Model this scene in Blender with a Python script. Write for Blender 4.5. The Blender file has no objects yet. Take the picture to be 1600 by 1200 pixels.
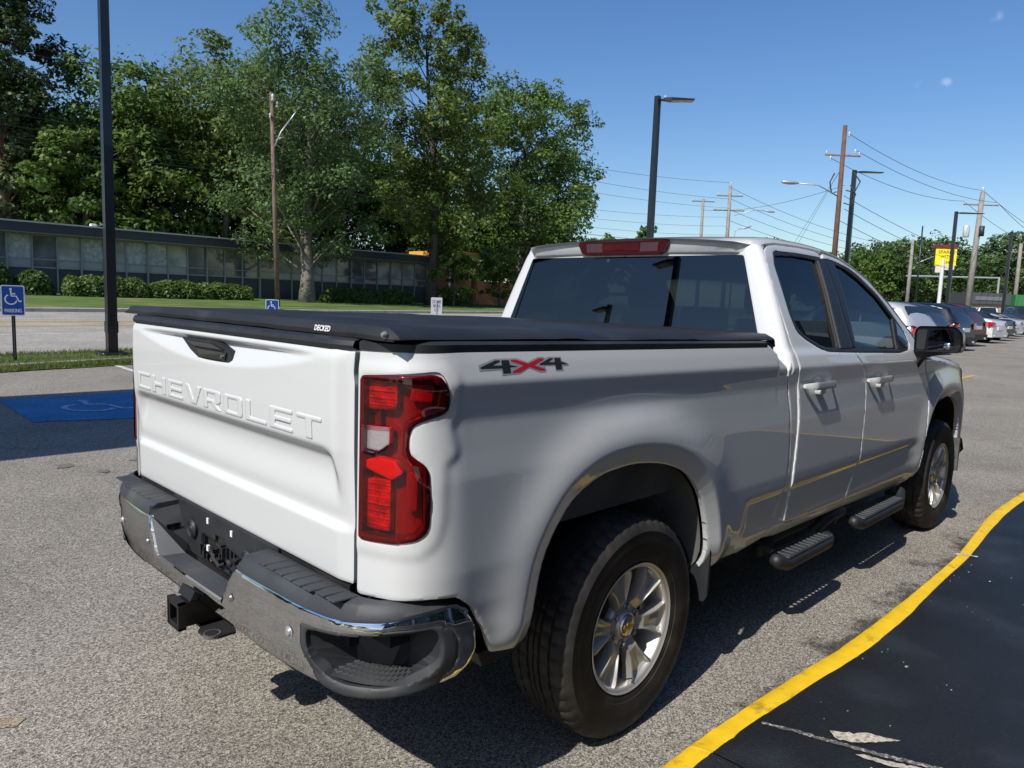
import bpy, math, random
import numpy as np
from mathutils import Vector, Matrix
PI = math.pi
sc = bpy.context.scene
col = sc.collection

# ------------------------------------------------------------------ camera
CAM = np.array([-2.1019, -2.3895, 1.5307]); YAW, PITCH, ROLL = 0.7727, 0.1139, -0.0365; FPX = 1148.58
def cam_matrix():
    cy, sy, cp, sp = math.cos(YAW), math.sin(YAW), math.cos(PITCH), math.sin(PITCH)
    f = np.array([cy*cp, sy*cp, -sp]); r = np.array([sy, -cy, 0]); d = np.cross(f, r)
    c, s = math.cos(ROLL), math.sin(ROLL)
    return c*r+s*d, -s*r+c*d, f
_r, _d, _f = cam_matrix()
cam_data = bpy.data.cameras.new('camera'); cam = bpy.data.objects.new('camera', cam_data); col.objects.link(cam)
cam_data.sensor_width = 36; cam_data.lens = FPX*36/1600; cam_data.clip_start = .05; cam_data.clip_end = 3000
cam.matrix_world = Matrix(((_r[0], -_d[0], -_f[0], CAM[0]), (_r[1], -_d[1], -_f[1], CAM[1]), (_r[2], -_d[2], -_f[2], CAM[2]), (0, 0, 0, 1)))
sc.camera = cam
# ------------------------------------------------------------------ sky, sun, exposure
SUN_TRAVEL = Vector((.95, .168, -1.0)).normalized()
sd = -SUN_TRAVEL
world = bpy.data.worlds.new('World'); sc.world = world; world.use_nodes = True
wn = world.node_tree.nodes; wl = world.node_tree.links; wn.clear()
sky = wn.new('ShaderNodeTexSky'); sky.sky_type = 'NISHITA'; sky.sun_disc = False
sky.sun_elevation = math.asin(sd.z); sky.sun_rotation = math.atan2(sd.x, sd.y)
sky.air_density = 1.1; sky.dust_density = .7; sky.ozone_density = 3.0; sky.altitude = 50
bg = wn.new('ShaderNodeBackground'); bg.inputs['Strength'].default_value = .104
wo = wn.new('ShaderNodeOutputWorld'); shs = wn.new('ShaderNodeHueSaturation'); shs.inputs['Saturation'].default_value = 1.24; shs.inputs['Hue'].default_value = .508; wl.new(sky.outputs[0], shs.inputs['Color']); 
# two small wisps of cloud high on the right
wtc = wn.new('ShaderNodeTexCoord'); wnz = wn.new('ShaderNodeTexNoise'); wnz.inputs['Scale'].default_value = 38; wnz.inputs['Detail'].default_value = 6; wl.new(wtc.outputs['Generated'], wnz.inputs['Vector'])
cur = None
for cd, cr_, am in (((.9322, .2567, .2550), .008, .30), ((.9258, .2793, .2547), .009, .16), ((.9253, .2131, .3137), .008, .22)):
    vs_ = wn.new('ShaderNodeVectorMath'); vs_.operation = 'DISTANCE'; vs_.inputs[1].default_value = cd; wl.new(wtc.outputs['Generated'], vs_.inputs[0])
    mr_ = wn.new('ShaderNodeMapRange'); mr_.inputs[1].default_value = cr_; mr_.inputs[2].default_value = cr_*.15; mr_.inputs[4].default_value = am; mr_.interpolation_type = 'SMOOTHSTEP'; wl.new(vs_.outputs['Value'], mr_.inputs[0])
    if cur is None: cur = mr_.outputs[0]
    else: ad = wn.new('ShaderNodeMath'); wl.new(cur, ad.inputs[0]); wl.new(mr_.outputs[0], ad.inputs[1]); cur = ad.outputs[0]
ml = wn.new('ShaderNodeMath'); ml.operation = 'MULTIPLY'; mr2 = wn.new('ShaderNodeMapRange'); mr2.inputs[1].default_value = .42; mr2.inputs[2].default_value = .62; wl.new(wnz.outputs[0], mr2.inputs[0]); wl.new(cur, ml.inputs[0]); wl.new(mr2.outputs[0], ml.inputs[1])
mxw = wn.new('ShaderNodeMix'); mxw.data_type = 'RGBA'; mxw.inputs[7].default_value = (9, 9.3, 10, 1); wl.new(ml.outputs[0], mxw.inputs[0]); wl.new(shs.outputs[0], mxw.inputs[6]); wl.new(mxw.outputs[2], bg.inputs[0]); wl.new(bg.outputs[0], wo.inputs[0])
sun_data = bpy.data.lights.new('sun', 'SUN'); sun_data.energy = 4.25; sun_data.angle = math.radians(.53); sun_data.color = (1, .95, .88)
sun = bpy.data.objects.new('sun', sun_data); col.objects.link(sun)
sun.rotation_euler = SUN_TRAVEL.to_track_quat('-Z', 'Y').to_euler(); sun.location = (-20, -5, 30)
sc.view_settings.view_transform = 'Standard'; sc.view_settings.look = 'None'; sc.view_settings.exposure = 0.30; sc.view_settings.gamma = 1
sc.render.engine = 'CYCLES'; sc.cycles.max_bounces = 8; sc.cycles.transparent_max_bounces = 12
sc.render.resolution_x = 1024; sc.render.resolution_y = 768

# ------------------------------------------------------------------ materials
MATS = {}
def mat(name, c, rough=.5, metal=0, coat=0, var=None, bump=None, spec=.5, fleck=None, c2=None, coat_rough=.03, space='Object'):
    """principled; var=(scale, amount) noise on value; c2=(colour, scale, lo, hi) second colour in patches; bump=(scale, strength, dist)"""
    if name in MATS: return MATS[name]
    m = bpy.data.materials.new(name); m.use_nodes = True; MATS[name] = m
    n = m.node_tree.nodes; l = m.node_tree.links; b = n['Principled BSDF']
    b.inputs['Base Color'].default_value = (*c, 1); b.inputs['Roughness'].default_value = rough; b.inputs['Metallic'].default_value = metal
    b.inputs['Coat Weight'].default_value = coat; b.inputs['Coat Roughness'].default_value = coat_rough; b.inputs['Specular IOR Level'].default_value = spec
    if var or bump or c2:
        tc = n.new('ShaderNodeTexCoord'); out = tc.outputs[space]
        cur = None
        if c2:
            nz = n.new('ShaderNodeTexNoise'); nz.inputs['Scale'].default_value = c2[1]; nz.inputs['Detail'].default_value = 6; l.new(out, nz.inputs['Vector'])
            mr = n.new('ShaderNodeMapRange'); mr.inputs[1].default_value = c2[2]; mr.inputs[2].default_value = c2[3]; l.new(nz.outputs[0], mr.inputs[0])
            mx = n.new('ShaderNodeMix'); mx.data_type = 'RGBA'; mx.inputs[6].default_value = (*c, 1); mx.inputs[7].default_value = (*c2[0], 1)
            l.new(mr.outputs[0], mx.inputs[0]); cur = mx.outputs[2]
        if var:
            nz = n.new('ShaderNodeTexNoise'); nz.inputs['Scale'].default_value = var[0]; nz.inputs['Detail'].default_value = 5; l.new(out, nz.inputs['Vector'])
            mr = n.new('ShaderNodeMapRange'); mr.inputs[1].default_value = .3; mr.inputs[2].default_value = .7; mr.inputs[3].default_value = 1-var[1]; mr.inputs[4].default_value = 1+var[1]; l.new(nz.outputs[0], mr.inputs[0])
            hs = n.new('ShaderNodeHueSaturation'); hs.inputs['Color'].default_value = (*c, 1)
            if cur: l.new(cur, hs.inputs['Color'])
            l.new(mr.outputs[0], hs.inputs['Value']); cur = hs.outputs[0]
        if cur: l.new(cur, b.inputs['Base Color'])
        if bump:
            nz = n.new('ShaderNodeTexNoise'); nz.inputs['Scale'].default_value = bump[0]; nz.inputs['Detail'].default_value = 3; l.new(out, nz.inputs['Vector'])
            bp = n.new('ShaderNodeBump'); bp.inputs['Strength'].default_value = bump[1]; bp.inputs['Distance'].default_value = bump[2]
            l.new(nz.outputs[0], bp.inputs['Height']); l.new(bp.outputs[0], b.inputs['Normal'])
    return m
def glass(name, tint, refl=.08, rough=.0, tr=.12):
    m = bpy.data.materials.new(name); m.use_nodes = True; MATS[name] = m
    n = m.node_tree.nodes; l = m.node_tree.links; n.clear()
    o = n.new('ShaderNodeOutputMaterial'); t = n.new('ShaderNodeBsdfTransparent'); t.inputs[0].default_value = (*[x*tr for x in tint], 1)
    g = n.new('ShaderNodeBsdfGlossy'); g.inputs['Roughness'].default_value = rough; g.inputs[0].default_value = (1, 1, 1, 1)
    fr = n.new('ShaderNodeLayerWeight'); fr.inputs[0].default_value = .12
    mr = n.new('ShaderNodeMapRange'); mr.inputs[3].default_value = refl; mr.inputs[4].default_value = 1; l.new(fr.outputs['Fresnel'], mr.inputs[0])
    mx = n.new('ShaderNodeMixShader'); l.new(mr.outputs[0], mx.inputs[0]); l.new(t.outputs[0], mx.inputs[1]); l.new(g.outputs[0], mx.inputs[2]); l.new(mx.outputs[0], o.inputs[0])
    return m

# ------------------------------------------------------------------ object helpers
def tag(o, label=None, cat=None, group=None, kind=None):
    if label: o['label'] = label
    if cat: o['category'] = cat
    if group: o['group'] = group
    if kind: o['kind'] = kind
    return o
def empty(name, loc, rz=0, label=None, cat=None, group=None):
    o = bpy.data.objects.new(name, None); col.objects.link(o); o.location = loc; o.rotation_euler = (0, 0, rz)
    o.empty_display_size = .3
    return tag(o, label, cat, group)
def new_mesh(name, v, f, m, smooth=False, fm=None):
    me = bpy.data.meshes.new(name); me.from_pydata([tuple(map(float, a)) for a in v], [], [tuple(map(int, a)) for a in f])
    for x in (m if isinstance(m, (list, tuple)) else [m]): me.materials.append(x)
    if fm is not None: me.polygons.foreach_set('material_index', list(fm))
    if smooth is True: me.polygons.foreach_set('use_smooth', [True]*len(me.polygons))
    elif smooth: 
        me.polygons.foreach_set('use_smooth', [True]*len(me.polygons))
        try: me.set_sharp_from_angle(angle=smooth)
        except Exception: pass
    me.update(); return me
def obj(name, me, parent=None, loc=None, rot=None):
    o = bpy.data.objects.new(name, me); col.objects.link(o)
    if parent: o.parent = parent
    if hasattr(o, 'shadow_terminator_shading_offset'): o.shadow_terminator_shading_offset = .12
    if loc is not None: o.location = loc
    if rot is not None: o.rotation_euler = rot
    return o
class MB:
    def __init__(s): s.v = []; s.f = []
    def add(s, v, f):
        b = len(s.v); s.v += [tuple(map(float, a)) for a in v]; s.f += [tuple(b+i for i in q) for q in f]; return s
    def box(s, x0, x1, y0, y1, z0, z1, M=None):
        v = [(x, y, z) for z in (z0, z1) for y in (y0, y1) for x in (x0, x1)]
        if M is not None: v = [tuple(M @ Vector(a)) for a in v]
        return s.add(v, [(0, 2, 3, 1), (4, 5, 7, 6), (0, 1, 5, 4), (2, 6, 7, 3), (0, 4, 6, 2), (1, 3, 7, 5)])
    def bevbox(s, x0, x1, y0, y1, z0, z1, r):
        """box with chamfered vertical and horizontal edges"""
        def ring(z, i): return [(x0+i, y0+r+i*0, z), (x0+r, y0+i, z), (x1-r, y0+i, z), (x1-i, y0+r, z), (x1-i, y1-r, z), (x1-r, y1-i, z), (x0+r, y1-i, z), (x0+i, y1-r, z)]
        rings = [ring(z0, r*.6), ring(z0+r, 0), ring(z1-r, 0), ring(z1, r*.6)]
        return s.loft(rings, True, True)
    def loft(s, rings, closed=True, caps=False, flip=False):
        n = len(rings[0]); v = [p for r in rings for p in r]; f = []
        for i in range(len(rings)-1):
            for j in range(n if closed else n-1):
                a = i*n+j; b = i*n+(j+1) % n; q = (a, b, b+n, a+n); f.append(q[::-1] if flip else q)
        if caps:
            c = tuple(range(n)); d = tuple((len(rings)-1)*n+i for i in range(n))
            f.append(c if flip else c[::-1]); f.append(d[::-1] if flip else d)
        return s.add(v, f)
    def tube(s, pts, r, n=10, caps=True, flat=None):
        pts = [Vector(p) for p in pts]; rr = r if isinstance(r, (list, tuple)) else [r]*len(pts); rings = []; up = None
        for i, p in enumerate(pts):
            t = (pts[min(i+1, len(pts)-1)]-pts[max(i-1, 0)]).normalized()
            if up is None: up = t.orthogonal().normalized()
            up = (up-t*up.dot(t)).normalized(); w = t.cross(up)
            rings.append([tuple(p+(up*math.cos(a)+w*math.sin(a))*rr[i]) for a in [2*PI*k/n for k in range(n)]])
        return s.loft(rings, True, caps)
    def lathe(s, prof, axis, c, n=48, closed=False):
        """prof (radius, along) ; axis 'y' or 'z' or 'x' through c"""
        rings = []
        for k in range(n):
            a = 2*PI*k/n; ca, sa = math.cos(a), math.sin(a); R = []
            for r, t in prof:
                if axis == 'y': R.append((c[0]+r*ca, c[1]+t, c[2]+r*sa))
                elif axis == 'z': R.append((c[0]+r*ca, c[1]+r*sa, c[2]+t))
                else: R.append((c[0]+t, c[1]+r*ca, c[2]+r*sa))
            rings.append(R)
        m = len(prof); v = [p for R in rings for p in R]; f = []
        for k in range(n):
            for j in range(m-1): a = k*m+j; b = ((k+1) % n)*m+j; f.append((a, b, b+1, a+1))
        return s.add(v, f)
    def prism(s, poly, a0, a1, axis='y'):
        """extrude 2-D polygon; axis y: poly=(x,z); axis x: poly=(y,z); axis z: poly=(x,y)"""
        g = {'y': lambda p, t: (p[0], t, p[1]), 'x': lambda p, t: (t, p[0], p[1]), 'z': lambda p, t: (p[0], p[1], t)}[axis]
        n = len(poly); v = [g(p, a0) for p in poly]+[g(p, a1) for p in poly]
        return s.add(v, [tuple(range(n)), tuple(range(2*n-1, n-1, -1))]+[(i, i+n, (i+1) % n+n, (i+1) % n) for i in range(n)])
    def build(s, name, m, parent=None, smooth=False, loc=None, rot=None, fix=True):
        me = new_mesh(name, s.v, s.f, m, smooth)
        if fix:
            import bmesh
            bm = bmesh.new(); bm.from_mesh(me); bmesh.ops.recalc_face_normals(bm, faces=bm.faces); bm.to_mesh(me); bm.free()
        return obj(name, me, parent, loc, rot)
SM = math.radians(35)
def mirror_obj(o, name=None, parent=None, label=None):
    """copy of an object mirrored in the truck's centre plane"""
    me = o.data.copy(); n = len(me.vertices); c = np.empty(n*3); me.vertices.foreach_get('co', c); c[1::3] *= -1; me.vertices.foreach_set('co', c)
    me.flip_normals(); me.update(); p = obj(name or o.name.split('.')[0], me, parent if parent is not None else o.parent)
    if label: p['label'] = label
    return p
def copy_tree(o, parent=None):
    c = o.copy(); col.objects.link(c); c.parent = parent
    for ch in [x for x in bpy.data.objects if x.parent == o]: copy_tree(ch, c)
    return c

# ------------------------------------------------------------------ sheet-metal geometry (right side surface of the truck)
def smooth_table(pts, sig, lo, hi, step=0.002):
    zs = np.arange(lo, hi, step); a = np.array(pts); w = np.interp(zs, a[:, 0], a[:, 1])
    k = np.arange(-int(4*sig/step)-1, int(4*sig/step)+2)*step; g = np.exp(-k*k/2/sig/sig); g /= g.sum()
    wp = np.pad(w, len(k)//2, mode='edge'); return zs, np.convolve(wp, g, 'valid')[:len(zs)]
ZS, WS = smooth_table([(.2,.84),(.42,.90),(.50,.955),(.56,.985),(.62,.999),(.70,1.006),(.80,1.008),(1.05,.999),(1.12,.992),(1.20,.985),(1.25,.987),(1.298,.993),(1.35,.978),(1.395,.962),(1.45,.945)], .006, .2, 1.5)
ZC, WC = smooth_table([(.2,.84),(.42,.90),(.50,.955),(.56,.985),(.62,.999),(.70,1.006),(.80,1.008),(1.05,.999),(1.12,.992),(1.20,.984),(1.25,.986),(1.285,.990),(1.345,.968),(1.37,.950),(1.50,.898),(1.64,.842),(1.80,.772),(1.86,.735),(1.95,.66)], .006, .2, 2.05)
def seg_dist(px, pz, poly):
    Pg = np.array(poly, float); n = len(Pg); d = np.full(px.shape, 1e9); ins = np.zeros(px.shape, bool)
    for i in range(n):
        a = Pg[i]; b = Pg[(i+1) % n]; e = b-a; L = e@e
        if L < 1e-14: continue
        t = np.clip(((px-a[0])*e[0]+(pz-a[1])*e[1])/L, 0, 1)
        d = np.minimum(d, np.hypot(px-a[0]-t*e[0], pz-a[1]-t*e[1]))
        c = ((a[1] > pz) != (b[1] > pz)); xi = a[0]+(pz-a[1])*e[0]/(e[1] if e[1] else 1e-12); ins ^= c & (px < xi)
    return np.where(ins, -d, d)
def rounded(poly, r=.03, n=4):
    Pg = np.array(poly, float); out = []; m = len(Pg)
    for i in range(m):
        a = Pg[i-1]; b = Pg[i]; c = Pg[(i+1) % m]; u = a-b; v = c-b; lu = np.hypot(*u); lv = np.hypot(*v)
        rr = min(r, lu*.45, lv*.45); p0 = b+u/lu*rr; p1 = b+v/lv*rr
        for k in range(n+1): t = k/n; out.append((1-t)**2*p0+2*t*(1-t)*b+t*t*p1)
    return np.array(out)
RARCH = rounded([(-.60,.20),(-.575,.50),(-.52,.78),(-.41,.925),(-.26,.99),(-.07,1.002),(.12,.975),(.28,.915),(.38,.82),(.44,.68),(.47,.50),(.50,.20)], .07, 3)
FARCH = rounded([(x+3.735, z-.03) for x, z in [(-.54,.20),(-.53,.50),(-.49,.74),(-.38,.905),(-.24,.985),(-.03,1.005),(.16,.975),(.31,.90),(.41,.78),(.46,.62),(.48,.45),(.50,.2)]], .07, 3)
def sstep(a, b, x):
    t = np.clip((x-a)/(b-a), 0, 1); return t*t*(3-2*t)
def Wd(x, z, cab=None):
    x = np.asarray(x, float); z = np.asarray(z, float); zp = z+.0135*x
    wb = np.interp(zp, ZS, WS); wc = np.interp(zp, ZC, WC)
    m = (x > 1.0) if cab is None else np.full(x.shape, bool(cab)); w = np.where(m, wc, wb)
    for A in (RARCH, FARCH):
        d = np.maximum(seg_dist(x, z, A), 0); low = sstep(.40, .62, z); top = sstep(1.27, 1.13, z)
        Aw = np.exp(-(np.maximum(d-.066, 0)/.10)**2)*low*top
        w = w+np.maximum(1.0225-w, 0)*Aw
        w = w-.34*np.maximum(.066-d, 0)*sstep(.070, .062, d)
    # character dish low on the doors
    w = w-.012*sstep(.74, .69, z)*sstep(.52, .60, z)*sstep(.72, .80, x)*sstep(3.1, 2.9, x)
    return w-.45*np.maximum(x-3.95, 0)**2
def crom(Pg, n=12):
    out = []
    for i in range(len(Pg)-1):
        p0 = Pg[max(i-1, 0)]; p1 = Pg[i]; p2 = Pg[i+1]; p3 = Pg[min(i+2, len(Pg)-1)]
        for k in range(n):
            t = k/n; out.append(.5*((2*p1)+(-p0+p2)*t+(2*p0-5*p1+4*p2-p3)*t*t+(-p0+3*p1-3*p2+p3)*t**3))
    out.append(Pg[-1]); return np.array(out)
U0 = -.80
_c = crom(np.array([(-.80,.990),(-.86,.9895),(-.905,.983),(-.945,.967),(-.975,.943),(-.996,.915),(-1.010,.88),(-1.020,.85),(-1.028,.82),(-1.034,.796)]))
_l = np.concatenate([[0], np.cumsum(np.hypot(*np.diff(_c, axis=0).T))]); CL = _l[-1]
TL = [(-1.133,1.327),(-0.929,1.338),(-0.912,1.33),(-0.899,1.31),(-0.889,1.276),(-0.893,1.247),(-0.911,1.236),(-0.942,1.227),(-0.971,1.216),(-0.988,1.2),(-0.992,1.175),(-0.991,1.147),(-0.985,1.133),(-0.969,1.12),(-0.949,1.107),(-0.941,1.09),(-0.937,1.013),(-0.939,0.951),(-0.948,0.93),(-0.968,0.914),(-1.012,0.904),(-1.085,0.898),(-1.133,0.897)]
SURR = rounded([(-1.2,1.352),(-.895,1.352),(-.862,1.33),(-.858,1.235),(-.880,1.200),(-.862,1.13),(-.900,1.108),(-.905,.96),(-.920,.905),(-.96,.872),(-1.2,.865)], .015, 3)
def Ps(u, z, off=0, cab=None, relief=True):
    u = np.asarray(u, float); z = np.asarray(z, float); l = np.maximum(U0-u, 0)
    X = np.where(u >= U0, u, np.interp(l, _l, _c[:, 0])); Y = np.interp(l, _l, _c[:, 1])
    tx = np.interp(l+.004, _l, _c[:, 0])-np.interp(l-.004, _l, _c[:, 0]); ty = np.interp(l+.004, _l, _c[:, 1])-np.interp(l-.004, _l, _c[:, 1])
    nn = np.hypot(tx, ty)+1e-9; nx, ny = ty/nn, -tx/nn; nx = np.where(u >= U0, 0, nx); ny = np.where(u >= U0, 1, ny)
    nx, ny = -np.abs(nx), np.abs(ny)
    dw = (Wd(np.maximum(u, U0), z, cab)-.990)*(1-sstep(0, CL, l))+off
    if relief and np.any(u < -.7):
        d = seg_dist(u, z, SURR); dw = dw+.0042*(1-sstep(-.012, .024, d))*sstep(-.80,-.86,u)
    return np.stack([X+nx*dw, -(Y+ny*dw), z+0*u], -1)
def Pcab(u, z, off=0): return Ps(u, z, off, True, False)

def panel(name, fn, box, sdf, res, m, parent=None, depth=.012, edge=.0015, smooth=True, flip=False, back=False, facemat=None):
    """marching-triangle sheet over a (u,z) region with a turned-in rim"""
    u0, u1, z0, z1 = box; nu = int(math.ceil((u1-u0)/res))+1; nz = int(math.ceil((z1-z0)/res))+1
    us = np.linspace(u0, u1, nu); zs = np.linspace(z0, z1, nz); U, Z = np.meshgrid(us, zs, indexing='ij'); S = sdf(U, Z)
    S = np.where(np.abs(S) < 1e-6, 1e-6, S)
    S[0, :] = np.maximum(S[0, :], 1e-4); S[-1, :] = np.maximum(S[-1, :], 1e-4); S[:, 0] = np.maximum(S[:, 0], 1e-4); S[:, -1] = np.maximum(S[:, -1], 1e-4)
    vid = {}; vu = []; bnd = []; faces = []
    Sl = S.tolist(); usl = us.tolist(); zsl = zs.tolist()
    def node(i, j):
        k = i*nz+j
        if k not in vid: vid[k] = len(vu); vu.append((usl[i], zsl[j])); bnd.append(False)
        return vid[k]
    def cut(a, b):
        k = (a, b) if a < b else (b, a)
        if k not in vid:
            ia, ja = divmod(k[0], nz); ib, jb = divmod(k[1], nz); sa = Sl[ia][ja]; sb = Sl[ib][jb]; t = min(max(sa/(sa-sb), .06), .94)
            vid[k] = len(vu); vu.append((usl[ia]+(usl[ib]-usl[ia])*t, zsl[ja]+(zsl[jb]-zsl[ja])*t)); bnd.append(True)
        return vid[k]
    for i in range(nu-1):
        A = Sl[i]; B = Sl[i+1]
        for j in range(nz-1):
            q = (A[j], B[j], B[j+1], A[j+1])
            neg = (q[0] < 0)+(q[1] < 0)+(q[2] < 0)+(q[3] < 0)
            if neg == 0: continue
            ids = (i*nz+j, (i+1)*nz+j, (i+1)*nz+j+1, i*nz+j+1)
            if neg == 4: faces.append((node(i, j), node(i+1, j), node(i+1, j+1), node(i, j+1))); continue
            for tri in (((0, 1, 2), (0, 2, 3)) if (i+j) % 2 else ((0, 1, 3), (1, 2, 3))):
                out = []
                for a, b in ((0, 1), (1, 2), (2, 0)):
                    a, b = tri[a], tri[b]
                    if q[a] < 0: out.append(node(*divmod(ids[a], nz)))
                    if (q[a] < 0) != (q[b] < 0): out.append(cut(ids[a], ids[b]))
                if len(out) >= 3: faces.append(tuple(out))
    if not vu: return None
    uv = np.array(vu); b = np.array(bnd); e = 1e-3
    Pt = fn(uv[:, 0], uv[:, 1]); du = fn(uv[:, 0]+e, uv[:, 1])-fn(uv[:, 0]-e, uv[:, 1]); dz = fn(uv[:, 0], uv[:, 1]+e)-fn(uv[:, 0], uv[:, 1]-e)
    N = np.cross(du, dz); N /= (np.linalg.norm(N, axis=1, keepdims=True)+1e-12)
    if flip: N = -N
    Pt = Pt-N*(b[:, None]*edge)
    verts = [Pt]; cnt = len(Pt); de = {}
    for f in faces:
        for k in range(len(f)): de[(f[k], f[(k+1) % len(f)])] = 1
    rim = []
    if depth:
        be = [(a, c) for (a, c) in de if (c, a) not in de]; mp = {}; o1 = []; 
        for a, c in be:
            for x in (a, c):
                if x not in mp: mp[x] = len(o1); o1.append(x)
        o1 = np.array(o1); verts.append(Pt[o1]); verts.append(Pt[o1]-N[o1]*depth); n1 = len(o1)
        for a, c in be: rim.append((cnt+mp[c], cnt+mp[a], cnt+n1+mp[a], cnt+n1+mp[c]))
    V = np.concatenate(verts); F = faces+rim
    if flip: F = [f[::-1] for f in F]
    me = new_mesh(name, V, F, m, smooth)
    return obj(name, me, parent)
def region(*polys, holes=()):
    polys = [np.array(p) for p in polys]; holes = [np.array(p) for p in holes]
    def s(u, z):
        d = seg_dist(u, z, polys[0])
        for p in polys[1:]: d = np.minimum(d, seg_dist(u, z, p))
        for p in holes: d = np.maximum(d, -seg_dist(u, z, p))
        return d
    return s
def inset(sdf, a): return lambda u, z: sdf(u, z)+a
# ------------------------------------------------------------------ truck materials
WHITE = mat('white_paint', (.635, .65, .645), .42, coat=1, coat_rough=.02, var=(1.3, .012), space='Object')
BLACKPL = mat('black_plastic', (.022, .024, .027), .48, var=(9, .25), bump=(900, .25, .0006))
BLACKTX = mat('textured_step_plastic', (.038, .042, .048), .55, var=(7, .2), bump=(700, .5, .001), c2=((.075, .075, .072), 5, .52, .75))
VINYL = mat('black_vinyl', (.018, .020, .023), .46, var=(3, .25), bump=(1400, .35, .0006), c2=((.05, .05, .05), 2.5, .55, .8))
GLOSSBK = mat('gloss_black', (.01, .01, .012), .12, coat=1)
RUBBER = mat('rubber', (.017, .016, .016), .75, var=(14, .35), bump=(300, .2, .0008))
TYREM = mat('tyre_rubber', (.020, .0185, .017), .70, var=(10, .4), bump=(260, .3, .001), c2=((.05, .043, .036), 9, .5, .8))
ALU = mat('silver_wheel_paint', (.50, .485, .45), .42, metal=.55, coat=.5, var=(6, .08), coat_rough=.18)
CHROME = mat('chrome', (.72, .73, .74), .045, metal=1, bump=(2.2, .05, .02), c2=((.55, .54, .52), 8, .55, .8))
STEEL = mat('dull_steel', (.30, .30, .30), .45, metal=.8, var=(20, .3))
DARKM = mat('underbody_metal', (.012, .012, .013), .65, var=(8, .4), c2=((.035, .028, .02), 6, .5, .8))
LINER = mat('wheelhouse_metal', (.17, .17, .165), .6, var=(4, .2), c2=((.09, .085, .075), 3.5, .42, .72))
DARKGAP = mat('seam_rubber', (.012, .012, .013), .7)
INTER = mat('interior_cloth', (.035, .036, .040), .85, var=(12, .25))
INTERL = mat('interior_trim', (.20, .21, .21), .7)
GLASSR = glass('tinted_glass', (.75, .9, 1.0), .075, 0.0, .10)
GLASSF = glass('front_glass', (.8, .95, .92), .07, 0.0, .55)
LENSR = glass('red_lens', (1.0, .008, .03), .05, .02, .84)
LENSC = glass('clear_lens', (1.0, .98, .98), .07, .0, .9)
REFL = mat('lamp_reflector', (.62, .26, .25), .35, metal=.3, var=(30, .5), bump=(160, 1.0, .004))
REFLD = mat('lamp_reflector_dark', (.26, .07, .08), .4, bump=(220, .6, .002))
REFLW = mat('lamp_reflector_white', (.75, .74, .76), .2, metal=.6, bump=(120, .6, .002))
SMOKE = mat('lamp_edge', (.11, .004, .012), .08, coat=1)
DECALB = mat('decal_dark', (.02, .028, .035), .35); DECALR = mat('decal_red', (.55, .015, .03), .35); DECALG = mat('decal_grey', (.33, .33, .35), .35)
GOLD = mat('emblem_gold', (.75, .52, .16), .25, metal=.8)

truck = empty('pickup_truck', (0, 0, 0), 0, 'white double cab pickup truck with a black bed cover, parked beside the yellow kerb', 'pickup truck')
def both(o, label=None):
    return o, mirror_obj(o)

# ---- bed sides
US = U0-CL
bed_poly = [(US+.004,.742),(-.93,.757),(-.86,.75),(-.80,.703),(-.75,.62),(-.722,.545),(-.60,.532),(.60,.490),(.82,.474),(1.02,.505),(1.068,.606),(1.112,.704),(1.138,.863),(1.131,1.083),(1.085,1.277),(.935,1.378),(.0,1.391),(-.85,1.403),(-1.0,1.4),(US+.004,1.394)]
bed_poly = rounded(bed_poly, .012, 2)
TLR = rounded(TL, .012, 3); bed_sdf = region(bed_poly, holes=(RARCH, TLR))
TLR = rounded(TL, .012, 3)
bed = panel('bed_side', Ps, (US-.01, 1.16, .44, 1.43), bed_sdf, .0088, WHITE, truck, depth=.018)
# fuel of detail: inner lip along the wheel opening
both(bed)
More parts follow.
